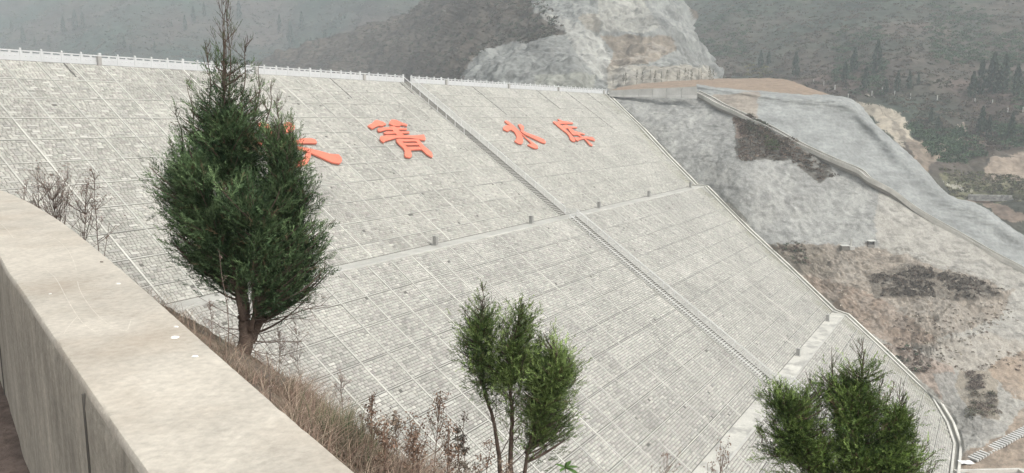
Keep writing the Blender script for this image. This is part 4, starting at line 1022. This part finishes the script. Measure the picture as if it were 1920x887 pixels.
# weeds
def weed(label, px, py_top, d, seed, heads=True, nb=7, spread=.5, col=(.16, .11, .085), headc=(.20, .115, .085), base_h=None, hsz=.011, up=.25, name='dried_weed', cat='weed', r0=.0035, dep=2, gn=4):
    rr = np.random.default_rng(seed)
    top = P(px, py_top, d); x, y = top[0], top[1]; z = float(bank_z(np.array([x]), np.array([y]))[0])-.02
    if base_h is not None: z = max(z, top[2]-base_h)
    base = np.array([x, y, z]); H = top[2]-z
    t = empty(name, label, cat, tuple(base), 'dried weeds on the bank by the wall'); b = MB(); ends = []
    n = 10; pts = [base]; dd_ = UP.copy()
    for k in range(n): dd_ = unit(dd_+rr.normal(size=3)*.05+UP*.1); pts.append(pts[-1]+dd_*H/n)
    pts = np.array(pts); b.tube(pts, np.linspace(r0, r0*.35, n+1), 5, col, cap=False); ends.append((pts[-1], UP))
    for k in range(nb):
        f = rr.uniform(.35, .95); q = pts[min(int(f*n), n)]; v = rnd_dir(rr); v[2] = abs(v[2])+.5
        branchy(b, q, v, H*spread*rr.uniform(.3, .8)*(1.2-f), r0*.6, dep-1, rr, col, .6, gn, up, .35, ends)
    b.build('stem', M_bark, t, origin=base)
    if heads and ends:
        Q = []; C = []
        for (e, dv) in ends:
            for k in range(rr.integers(1, 5)):
                p = e+rr.normal(size=3)*hsz*.8; a = rnd_dir(rr)*hsz*rr.uniform(.4, .9); c_ = np.cross(a, rnd_dir(rr))*.8
                if np.linalg.norm(c_) < 1e-5: continue
                c_ = unit(c_)*hsz*.35
                Q += [p-a, p-c_, p+a, p+c_]; C += [np.array(headc)*rr.uniform(.6, 1.35)]*4
        ob('seed_head', mesh('seed_head', np.array(Q)-base, np.arange(len(Q)).reshape(-1, 4), np.array(C)), M_dry, t, kind='stuff')
    return t
WEEDS = [(745, 765, 3.7, 'tall dried weed with small round seed heads left of the rust coloured one'), (783, 770, 3.6, 'rust leaved dried weed left of the dark upright one'), (812, 735, 3.9, 'thin dried stalk pointing up right beside the rust leaved weed'),
         (879, 752, 4.3, 'dark upright dead conifer seedling left of the slender juniper'), (697, 742, 3.5, 'small dried weed at the end of the brown grass'), (836, 790, 3.6, 'bushy dried weed near the bottom edge left of the slender juniper'),
         (868, 800, 3.9, 'pale dried weed close under the dead conifer seedling'), (905, 830, 3.9, 'short dried weed at the foot of the slender juniper'), (1236, 858, 5.0, 'brown dried weed at the bottom edge below the second berm'),
         (1290, 846, 5.0, 'bushy brown dried weed at the bottom edge, broadest on the right side'), (1356, 822, 5.2, 'tallest dried weed with curled leaves in front of the second berm'), (1192, 868, 5.0, 'lowest brown weed tip at the bottom edge right of the green leaves'),
         (1320, 864, 5.0, 'brown dried weed between the bushy one and the tall one on the right'), (770, 815, 3.3, 'tangled dried weed low beside the grass at the bottom edge'), (720, 790, 3.2, 'reddish dried weed standing in the brown grass'), (950, 850, 4.1, 'tangled dry stalks between the stems of the slender juniper')]
for q, (x, y, d, lab) in enumerate(WEEDS):
    dark = 'conifer seedling' in lab
    weed(lab, x, y, d, 300+q, nb=26 if dark else 20, spread=.22 if dark else .62, headc=(.10, .085, .065) if dark else ((.19, .125, .09) if q % 3 else (.26, .20, .15)), hsz=.012 if dark else .012, base_h=1.3)
# small dead shrub behind the wall on the left
for q, (x, y, lab, nb, sp) in enumerate([(108, 335, 'bare brown shrub with arching twigs behind the left end of the wall', 52, 1.35), (175, 318, 'upright reddish twig behind the wall, second from the arching shrub', 18, .55), (72, 325, 'thin bare twig rising over the wall left of the arching shrub', 16, .6), (30, 335, 'leftmost bare twig rising over the wall', 10, .5),
                                         (143, 345, 'bare twiggy shrub close beside the arching shrub over the wall', 30, .9), (188, 420, 'single thin stem above the wall right of the bare shrubs', 3, .1)]):
    weed(lab, x, y, 5.6, 400+q, nb=nb, spread=sp, col=(.13, .10, .085), headc=(.21, .15, .125), base_h=.75, hsz=.009, up=.15, name='bare_shrub', cat='shrub', r0=.004, gn=4)
for q, (x, y, d, lab) in enumerate([(418, 470, 5.6, 'thin bare stem standing left of the large juniper trunk'), (503, 660, 3.4, 'thin bare stem in front of the grass right of the juniper trunk'), (560, 590, 6.3, 'tangled dry twigs right of the large juniper trunk'), (520, 610, 6.3, 'dense dry twigs close to the large juniper trunk on its right'), (395, 560, 6.0, 'spindly dry twigs left of the large juniper trunk'), (640, 690, 4.6, 'faint dry twigs above the brown grass')]):
    weed(lab, x, y, d, 500+q, nb=(3, 1, 24, 26, 16, 14)[q], spread=(.2, .1, .6, .6, .5, .6)[q], col=(.17, .13, .11), headc=(.25, .19, .16), base_h=1.6, hsz=.008, name='bare_shrub', cat='shrub', r0=.0042 if q < 2 else .003, gn=4)
# green leafy shoot
t = empty('leafy_shoot', 'small shoot with broad glossy green leaves at the bottom centre edge', 'plant', tuple(P(1064, 960, 4.2)))
org = np.array(t.location); b = MB(); pts = np.array([P(1064, 960, 4.2), P(1062, 900, 4.2), P(1060, 875, 4.2)]); b.tube(pts, [.004, .003, .002], 5, (.12, .13, .06)); b.build('stem', M_bark, t, origin=org)
for (dx, dy, dz, L) in [(1, .1, .25, .085), (.8, -.3, -.1, .09), (-.6, .2, .3, .07), (.5, .5, .6, .07), (.9, .3, -.45, .075), (-.3, -.4, .1, .06), (.2, .1, .9, .05)]:
    d = unit((dx, dy, dz)); s_ = unit(np.cross(d, UP)); n_ = np.cross(s_, d); b = MB(); p0 = pts[-1]-UP*.01; V = []; 
    for f, w_ in ((0, .002), (.25, .35), (.55, .42), (.8, .26), (1, .01)):
        c_ = p0+d*L*f-UP*.25*L*f*f; V += [c_-s_*w_*L*.5+n_*.004, c_-n_*.0, c_+s_*w_*L*.5+n_*.004]
    F = [(3*k+j, 3*k+j+1, 3*k+j+4, 3*k+j+3) for k in range(4) for j in range(2)]; b.add(V, F, (.085, .15, .045)); b.build('leaf', M_leaf, t, origin=org, smooth=True)

# ------------------------------------------------------------------ hillside vegetation
def nearest(G, px, py):
    q = proj(G); d2 = (q[..., 0]-px)**2+(q[..., 1]-py)**2
    return G[np.unravel_index(np.argmin(d2), d2.shape)]
def scatter(name, G, polys, n, rad, leaf, k, cols, seed, label, cat='scrub', noise=None, flat=.7, matx=None, excl=()):
    rr = np.random.default_rng(seed); q = proj(G); m = np.zeros(q.shape[:2], bool)
    x = q[..., 0]+24*fbm(G, rad*8, 5, seed, .65); y = q[..., 1]+24*fbm(G, rad*8, 5, seed+1, .65)
    for p in polys: m |= inpoly(x, y, p)
    if noise is not None: m &= fbm(G, noise[0], 4, seed+2) > noise[1]
    for p in excl: m &= ~inpoly(x, y, p)
    idx = np.argwhere(m)
    if len(idx) == 0: print('empty', name); return
    s = idx[rr.integers(len(idx), size=n)]; base = G[s[:, 0], s[:, 1]]
    R = rad*rr.uniform(.5, 1.3, n); tone = rr.uniform(.65, 1.3, n); ci = rr.integers(len(cols), size=n)
    off = rr.normal(size=(n, k, 3)); off /= np.linalg.norm(off, axis=2)[..., None]; off *= rr.uniform(.3, 1, (n, k, 1))**.5; off[..., 2] = np.abs(off[..., 2])*flat
    c = base[:, None]+off*R[:, None, None]; a = rr.normal(size=(n, k, 3)); a /= np.linalg.norm(a, axis=2)[..., None]; b_ = np.cross(a, rr.normal(size=(n, k, 3))); b_ /= np.linalg.norm(b_, axis=2)[..., None]
    ls = leaf*rr.uniform(.5, 1.3, (n, k, 1)); V = np.stack([c-a*ls, c-b_*ls*.6, c+a*ls, c+b_*ls*.6], 2).reshape(-1, 3)
    C = np.array(cols)[ci][:, None]*tone[:, None, None]*rr.uniform(.75, 1.3, (n, k, 1)); C = np.repeat(C.reshape(-1, 3), 4, 0)
    o = ob(name, mesh(name, V, np.arange(len(V)).reshape(-1, 4), C), matx or M_leaf, None, kind='stuff'); o['label'] = label; o['category'] = cat
GREENS = [(.055, .080, .045), (.075, .095, .055), (.09, .10, .06)]; BROWNS = [(.13, .095, .075), (.17, .13, .10), (.10, .085, .065)]
scatter('dark_scrub', G1, [[(1378, 224), (1410, 228), (1450, 248), (1500, 274), (1550, 302), (1562, 328), (1535, 334), (1490, 302), (1440, 298), (1400, 300), (1387, 290)]], 520, .7, .16, 30, BROWNS, 601, 'dark brown scrub clinging to the sprayed concrete slope')
scatter('dark_scrub', G1, [[(1630, 515), (1700, 497), (1780, 508), (1850, 530), (1885, 545), (1840, 558), (1720, 558), (1640, 550)]], 330, .6, .15, 30, [(.10, .085, .07), (.13, .105, .085)], 602, 'dark low scrub across the middle of the rocky hillside', noise=(3, -.1))
scatter('green_bush', G1, [[(1400, 225), (1432, 230), (1438, 250), (1404, 252)]], 42, .8, .14, 45, [(.055, .07, .04), (.07, .085, .05)], 603, 'dark green bush beside the ridge stairway', 'bush')
scatter('green_bush', G1, [[(1428, 252), (1455, 256), (1458, 275), (1430, 276)]], 30, .8, .14, 45, [(.10, .13, .055), (.08, .11, .05)], 604, 'brighter green bush in the brown scrub patch', 'bush')
scatter('dry_brush', G1, [[(1450, 455), (1500, 460), (1520, 500), (1490, 510)], [(1640, 640), (1700, 650), (1760, 690), (1700, 690)]], 140, .5, .13, 26, BROWNS+GREENS[:1], 605, 'dry brush along the dam edge drain')
scatter('dry_brush', G1, [[(1812, 695), (1845, 700), (1850, 725), (1820, 730)]], 34, .7, .10, 60, [(.14, .115, .10), (.18, .145, .12)], 606, 'round grey brown bush on the lower slope, the upper of two', 'bush')
scatter('dry_brush', G1, [[(1822, 738), (1868, 735), (1872, 778), (1825, 780)]], 60, .7, .10, 60, [(.15, .125, .10), (.19, .15, .12), (.12, .12, .075)], 607, 'wide grey brown bush on the lower slope, the lower of two', 'bush')
scatter('hill_scrub', G1, [[(1540, 580), (1640, 600), (1900, 560), (1930, 700), (1780, 690), (1700, 660)]], 260, .32, .10, 18, BROWNS+[(.22, .19, .13)], 608, 'sparse dry tufts scattered over the lower rocky hillside', noise=(4, .0))
scatter('pale_rubble', G1, [[(1450, 460), (1640, 470), (1900, 545), (1860, 640), (1700, 660), (1600, 600), (1500, 520)]], 900, .25, .13, 4, [(.42, .38, .32), (.30, .255, .21), (.36, .31, .25)], 609, 'pale broken rubble over the brown gully', 'rubble', matx=M_terr)
scatter('mountain_scrub', GR, [[(1100, -60), (2100, -60), (2100, 460), (1900, 300), (1500, 200), (1100, 170)]], 5600, 1.5, .34, 30, [(.095, .075, .058), (.075, .078, .05), (.12, .095, .07)], 610, 'brown scrub covering the right mountain side', excl=[[(1595, 190), (1640, 185), (1700, 205), (1730, 262), (1790, 262), (1780, 300), (1740, 330), (1640, 250)], [(1850, 280), (2000, 280), (2000, 350), (1830, 350)], [(1790, 230), (1815, 228), (1812, 280), (1790, 280)]])
scatter('green_thicket', GR, [[(1230, -40), (1420, -20), (1400, 110), (1300, 130), (1240, 60)], [(1560, 60), (1660, 50), (1660, 180), (1570, 180)], [(1740, 10), (1850, 20), (1850, 120), (1740, 120)], [(1700, 240), (1800, 230), (1850, 300), (1760, 300)], [(1860, 60), (1960, 60), (1960, 270), (1860, 270)]], 2100, 1.7, .34, 34, [(.055, .09, .05), (.075, .115, .06)], 611, 'green thickets in patches on the right mountain side', noise=(30, -.12))
scatter('mountain_scrub', G4, [[(380, -60), (980, -60), (1060, 60), (1000, 78), (900, 96), (868, 140), (868, 220), (380, 220)]], 3600, 1.2, .32, 24, [(.092, .076, .058), (.070, .070, .050), (.055, .072, .046), (.095, .078, .06)], 615, 'brown scrub on the flank left of the quarried hill')
scatter('mountain_scrub', GL, [[(-100, -60), (1000, -60), (1000, 200), (-100, 200)]], 4200, 2.4, .6, 22, [(.10, .085, .065), (.08, .08, .055), (.06, .075, .05)], 612, 'hazy scrub covering the left mountain side')
scatter('valley_plants', GR, [[(1765, 318), (1930, 335), (1930, 372), (1790, 370)]], 420, .8, .22, 20, [(.13, .14, .07), (.16, .14, .09), (.11, .10, .07)], 613, 'olive garden plants on terraces in the valley right of the ridge')
scatter('golden_shrub', GR, [[(1398, 122), (1448, 122), (1450, 142), (1398, 142)]], 40, 1.3, .3, 40, [(.20, .19, .08), (.16, .16, .07)], 614, 'yellow green shrubs behind the dry grass bank', 'shrub')

ORD = ['first', 'second', 'third', 'fourth', 'fifth', 'sixth', 'seventh', 'eighth', 'ninth', 'tenth', 'eleventh', 'twelfth', 'thirteenth', 'fourteenth', 'fifteenth', 'sixteenth', 'seventeenth', 'eighteenth', 'nineteenth', 'twentieth', 'twenty-first', 'twenty-second', 'twenty-third', 'twenty-fourth', 'twenty-fifth', 'twenty-sixth']
def cypress(base, H, W, label, group, seed, name='cypress_tree', cat='tree', cols=((.035, .055, .038), (.055, .075, .048)), sparse=1.0):
    rr = np.random.default_rng(seed); t = empty(name, label, cat, tuple(base), group)
    b = MB(); b.tube([(0, 0, -.5), (0, 0, H*.5), (0, 0, H*.95)], [W*.06, W*.035, W*.01], 5, BARKC); b.build('trunk', M_bark, t)
    n = int(260*sparse); f = rr.uniform(0, 1, n)**.8; prof = np.interp(f, [0, .12, .35, .7, 1], [.45, .9, 1, .6, .05])
    az = rr.uniform(0, 6.283, n); rad = W*.5*prof*rr.uniform(.35, 1.1, n)
    c = np.stack([rad*np.cos(az), rad*np.sin(az), H*(.08+.92*f)], 1); a = rr.normal(size=(n, 3))*.5+np.array([0, 0, 1.]); a /= np.linalg.norm(a, axis=1)[:, None]
    b_ = np.cross(a, rr.normal(size=(n, 3))); b_ /= np.linalg.norm(b_, axis=1)[:, None]; l = W*.22*rr.uniform(.5, 1.2, (n, 1))
    V = np.stack([c-a*l, c-b_*l*.5, c+a*l, c+b_*l*.5], 1).reshape(-1, 3); m = rr.uniform(0, 1, (n, 1)); C = np.array(cols[0])*(1-m)+np.array(cols[1])*m
    ob('crown', mesh('crown', V, np.arange(len(V)).reshape(-1, 4), np.repeat(C, 4, 0)), M_leaf, t)
RC = sorted([(1425, 128, 32), (1440, 122, 26), (1492, 146, 46), (1583, 158, 40), (1600, 138, 46), (1622, 170, 44), (1643, 140, 62), (1660, 180, 30), (1681, 175, 38), (1703, 168, 34), (1722, 160, 22), (1822, 188, 52), (1838, 182, 66), (1858, 178, 76), (1880, 176, 70), (1904, 182, 58), (1838, 258, 58), (1852, 262, 44), (1744, 232, 30), (1896, 262, 48), (1758, 246, 28)])
for q, (x, y, h) in enumerate(RC):
    b_ = nearest(GR, x, y); H = h*b_[1]/FPX; cypress(b_, H, H*.30, 'dark pointed cypress on the right mountain side, %s of these from the left' % ORD[q], 'cypresses on the right mountain side', 700+q)
LC = sorted([(45, 84, 30), (20, 60, 22), (66, 86, 18), (95, 90, 22), (140, 60, 40), (155, 58, 34), (120, 64, 30), (322, 50, 10), (346, 60, 30), (362, 44, 30), (384, 30, 26), (545, 92, 46), (566, 60, 36), (585, 112, 40), (612, 104, 44), (640, 120, 42), (660, 124, 38), (690, 112, 30), (236, 92, 22), (246, 100, 16), (290, 98, 20), (524, 60, 30), (450, 40, 34), (755, 132, 12)])
for q, (x, y, h) in enumerate(LC):
    b_ = nearest(GL, x, y); H = h*b_[1]/FPX; cypress(b_, H, H*.28, 'hazy dark cypress on the left mountain side, %s of these from the left' % ORD[q], 'cypresses on the left mountain side', 740+q)
SA = [1152, 1164, 1176, 1190, 1201, 1214, 1226, 1236, 1246, 1256, 1266, 1275, 1284, 1292, 1300, 1309, 1317, 1326, 1334, 1341]
G3q = None
for q, x in enumerate(SA):
    x = x+random.uniform(-5, 5); y = 159-.03*(x-1150)-random.uniform(0, 7); b_ = P(x, y, 226-.1*(x-1150)*.3); H = random.uniform(14, 24)*b_[1]/FPX
    cypress(b_, H, H*random.uniform(.18, .30), 'small young tree planted below the quarried hill, %s from the left' % ORD[q], 'young trees planted below the quarried hill', 800+q, 'young_tree', sparse=.22, cols=((.11, .105, .08), (.16, .15, .115)))
# white fence posts
fp = [(1525, 158), (1545, 161), (1565, 168), (1590, 184), (1634, 180), (1653, 174), (1677, 179), (1707, 183), (1757, 189), (1828, 193), (1860, 195), (1889, 211), (1918, 210)]
for q, (x, y) in enumerate(fp):
    b_ = nearest(GR, x, y); s_ = b_[1]/FPX; t = empty('fence_post', 'thin white post on the right mountain side, %s from the left' % ORD[q], 'post', tuple(b_), 'white posts along the right mountain side')
    b = MB(); b.frame(np.zeros(3), np.array([1., 0, 0]), np.array([0, 1., 0]), UP, -.6*s_, .6*s_, -.6*s_, .6*s_, -1, 8*s_, (.50, .50, .46)); b.build('shaft', M_conc, t)
    b = MB(); b.frame(np.zeros(3), np.array([1., 0, 0]), np.array([0, 1., 0]), UP, -.75*s_, .75*s_, -.75*s_, .75*s_, 8*s_, 8.6*s_, (.50, .50, .46)); b.build('cap', M_conc, t)

# ------------------------------------------------------------------ structures on the abutment
rw = empty('retaining_wall', 'long pale concrete retaining wall of panels right of the crest end', 'wall', tuple(P(1141, 180, 190))); org = np.array(rw.location)
tp = [(1142, 169.5), (1170, 168.5), (1198, 167), (1224, 166), (1250, 165), (1278, 164), (1308, 162)]; bt_ = [(1142, 181), (1170, 182), (1198, 182.5), (1224, 183), (1250, 183.5), (1278, 184), (1308, 185)]
for k in range(6):
    d0, d1 = 187.5-1.6*k, 187.5-1.6*(k+1); b = MB(); g = .12
    A, B_ = P(*tp[k], d0), P(*tp[k+1], d1); A2_, B2_ = P(*bt_[k], d0), P(*bt_[k+1], d1); X = unit(B_-A); B_ = B_-X*g; B2_ = B2_-X*g
    bk = np.array([.12, .99, 0])*.6; b.hexa([A2_, B2_, B2_+bk, A2_+bk], [A, B_, B_+bk, A+bk], np.array((.47, .46, .43))*random.uniform(.85, 1.08)); b.build('wall_panel', M_conc, rw, origin=org)
    b = MB(); f = .28; A_l, B_l = A2_*(1-f)+A*f, B2_*(1-f)+B_*f; fr_ = np.array([-.12, -.99, 0])*.5
    b.hexa([A2_+fr_, B2_+fr_, B2_, A2_], [A_l+fr_, B_l+fr_, B_l, A_l], (.52, .51, .48)); b.build('footing', M_conc, rw, origin=org)
# ridge channel
rp = [(1305, 172, 182.5), (1330, 184, 178), (1353, 197, 174), (1384, 211, 170.5), (1415, 226, 167), (1438, 236, 165), (1487, 263, 160.5), (1525, 282, 157.5), (1574, 304, 154), (1612, 320, 151.5), (1633, 337, 150), (1674, 359, 148.5), (1724, 396, 146.3), (1803, 441, 142.5), (1860, 474, 139.5), (1925, 508, 136.5), (2010, 556, 132)]
rl_ = catmull(np.array([P(*q) for q in rp]), 80)
rc = empty('ridge_stairway', 'narrow concrete stepped channel with kerbs running down the ridge', 'stairs', tuple(rl_[0])); org = rl_[0].copy()
for nm, o0, o1, z0, z1, c in (('near_kerb', -.9, -.6, -.6, .22, (.47, .455, .41)), ('bed', -.6, .6, -1.2, .05, (.24, .225, .20)), ('far_kerb', .6, .9, -.6, .40, (.47, .455, .41))):
    b = MB(); sweep(b, rl_, o0, o1, z0, z1, c); b.build(nm, M_conc, rc, origin=org)
# small equipment on the rock bench
def boxy(name, label, cat, px, py, parts, d=None):
    b_ = nearest(G1, px, py); t = empty(name, label, cat, tuple(b_))
    for (nm, x0, x1, y0, y1, z0, z1, c) in parts:
        b = MB(); b.frame(np.zeros(3), np.array([1., 0, 0]), np.array([0, 1., 0]), UP, x0, x1, y0, y1, z0, z1, c); b.build(nm, M_conc, t)
boxy('equipment_box', 'low dark box with a pale lid on the rock bench', 'box', 1583, 465, [('body', -.65, .65, -.4, .4, -.3, .45, (.17, .16, .14)), ('lid', -.75, .75, -.5, .5, .45, .58, (.60, .60, .56)), ('plinth', .8, 1.7, -.4, .4, -.3, .35, (.40, .39, .36))])
boxy('small_table', 'pale topped stand on two dark legs on the rock bench', 'table', 1633, 462, [('leg', -.55, -.4, -.3, .3, 0, .95, (.12, .11, .10)), ('leg', .4, .55, -.3, .3, 0, .95, (.12, .11, .10)), ('table_top', -.65, .65, -.4, .4, .95, 1.12, (.60, .60, .56)), ('shelf', -.6, .5, -.35, .35, -.2, .3, (.22, .21, .19))])
boxy('pale_pipe', 'upright pale concrete pipe post behind the low dark box', 'post', 1595, 463, [('shaft', -.12, .12, -.12, .12, 0, 1.6, (.44, .43, .40)), ('foot', -.4, .4, -.3, .3, -.2, .25, (.44, .43, .40))])
# stone wall in the valley
vw = nearest(GR, 1820, 372); t = empty('stone_wall', 'low dry stone wall above the terraces in the valley on the right', 'wall', tuple(vw)); b = MB(); rr = np.random.default_rng(4)
A, B_ = nearest(GR, 1815, 374), nearest(GR, 1895, 374); X = unit((B_-A)*[1, 1, .3]); Y = np.cross(UP, X); Ls = np.linalg.norm(B_-A)
for zrow in range(4):
    x = 0
    while x < Ls:
        wx_ = rr.uniform(.4, .9); tone_ = rr.uniform(.22, .42); b.frame(A-UP*.2, X, Y, UP, x, x+wx_-.05, -.3+rr.uniform(-.05, .05), .3, zrow*.42, zrow*.42+.38, (tone_, tone_*.97, tone_*.9)); x += wx_
b.build('stone_block', M_terr, t, origin=np.array(vw), kind='stuff')
# slatted drain, basin and sheet at the foot
A, B_ = nearest(G1, 1822, 864), nearest(G1, 1935, 802); X = unit(B_-A); Y = unit(np.cross(UP, X)); Zn = np.cross(X, Y)
t = empty('slatted_drain', 'striped row of pale concrete slats over a drain on the bare earth', 'drain', tuple(A)); Ls = np.linalg.norm(B_-A); nS = int(round(Ls/.62))
print('slats', nS, Ls)
b = MB(); b.frame(A, X, Y, Zn, 0, Ls, -.48, .48, -.3, .10, (.12, .115, .105)); b.build('drain_bed', M_dark, t, origin=A)
sm_ = MB(); sm_.frame(np.zeros(3), X, Y, Zn, -.15, .15, -.66, .66, .05, .34, (.56, .55, .52)); sme = mesh('slat', np.concatenate(sm_.v), sm_.f, np.concatenate(sm_.c)); sme.materials.append(M_conc)
for k in range(nS):
    o = ob('slat', sme, None, t); o.location = tuple(X*(k+.5)*Ls/nS)
A = nearest(G1, 1812, 870); t = empty('white_sheet', 'crumpled white sheet lying at the lower end of the slatted drain', 'sheet', tuple(A)); b = MB(); V = []; rr = np.random.default_rng(8)
for i_ in range(6):
    for j_ in range(4): V.append((i_*.36-.9, j_*.36-.5, .16+rr.uniform(0, .14)))
b.add(V, [(i_*4+j_, (i_+1)*4+j_, (i_+1)*4+j_+1, i_*4+j_+1) for i_ in range(5) for j_ in range(3)], (.78, .78, .76)); b.build('sheet', M_dry, t)
zb = zf+.35
def onz(px, py, z): r_ = P(px, py, 1.); return r_*(z/r_[2])
A, B_ = onz(1791, 880, zb+.3), onz(1908, 877.5, zb+.3); X = unit(B_-A); Y = -np.array([-X[1], X[0], 0]); Y = Y if Y[1] < 0 else -Y; Ls = np.linalg.norm(B_-A)
t = empty('concrete_basin', 'rectangular concrete basin with a pale rim at the dam toe', 'basin', tuple(A)); 
for nm, x0, x1, y0, y1, z0, z1, c in (('rim', -.2, Ls+.2, -.0, .32, -1.5, .0, (.58, .565, .52)), ('rim', Ls-.1, Ls+.25, .325, 9, -1.5, -.005, (.58, .565, .52)), ('rim', -.2, .15, .325, 9, -1.5, -.005, (.58, .565, .52)), ('basin_floor', .15, Ls-.1, .33, 9, -1.5, -1.0, (.22, .21, .20)), ('apron', Ls+.25, Ls+3, -.0, 9, -1.5, -.05, (.50, .48, .44))):
    b = MB(); b.frame(A, X, Y, UP, x0, x1, y0, y1, z0, z1, c); b.build(nm, M_conc, t, origin=A)

# ------------------------------------------------------------------ haze
hx = MB(); hx.frame(np.zeros(3), np.array([1., 0, 0]), np.array([0, 1., 0]), UP, -1500, 1500, -500, 1500, zf-6, 420, (1, 1, 1))
hm = bpy.data.materials.new('haze_air'); hm.use_nodes = True; tn_ = hm.node_tree; tn_.nodes.clear()
pv = tn_.nodes.new('ShaderNodeVolumePrincipled'); pv.inputs['Color'].default_value = (.86, .94, .99, 1); pv.inputs['Density'].default_value = HAZE_DENSITY; pv.inputs['Anisotropy'].default_value = 0.0
mo_ = tn_.nodes.new('ShaderNodeOutputMaterial'); tn_.links.new(pv.outputs[0], mo_.inputs['Volume'])
hz = hx.build('haze', hm, None, kind='stuff'); hz['label'] = 'pale blue grey haze filling the valley'; hz['category'] = 'haze'
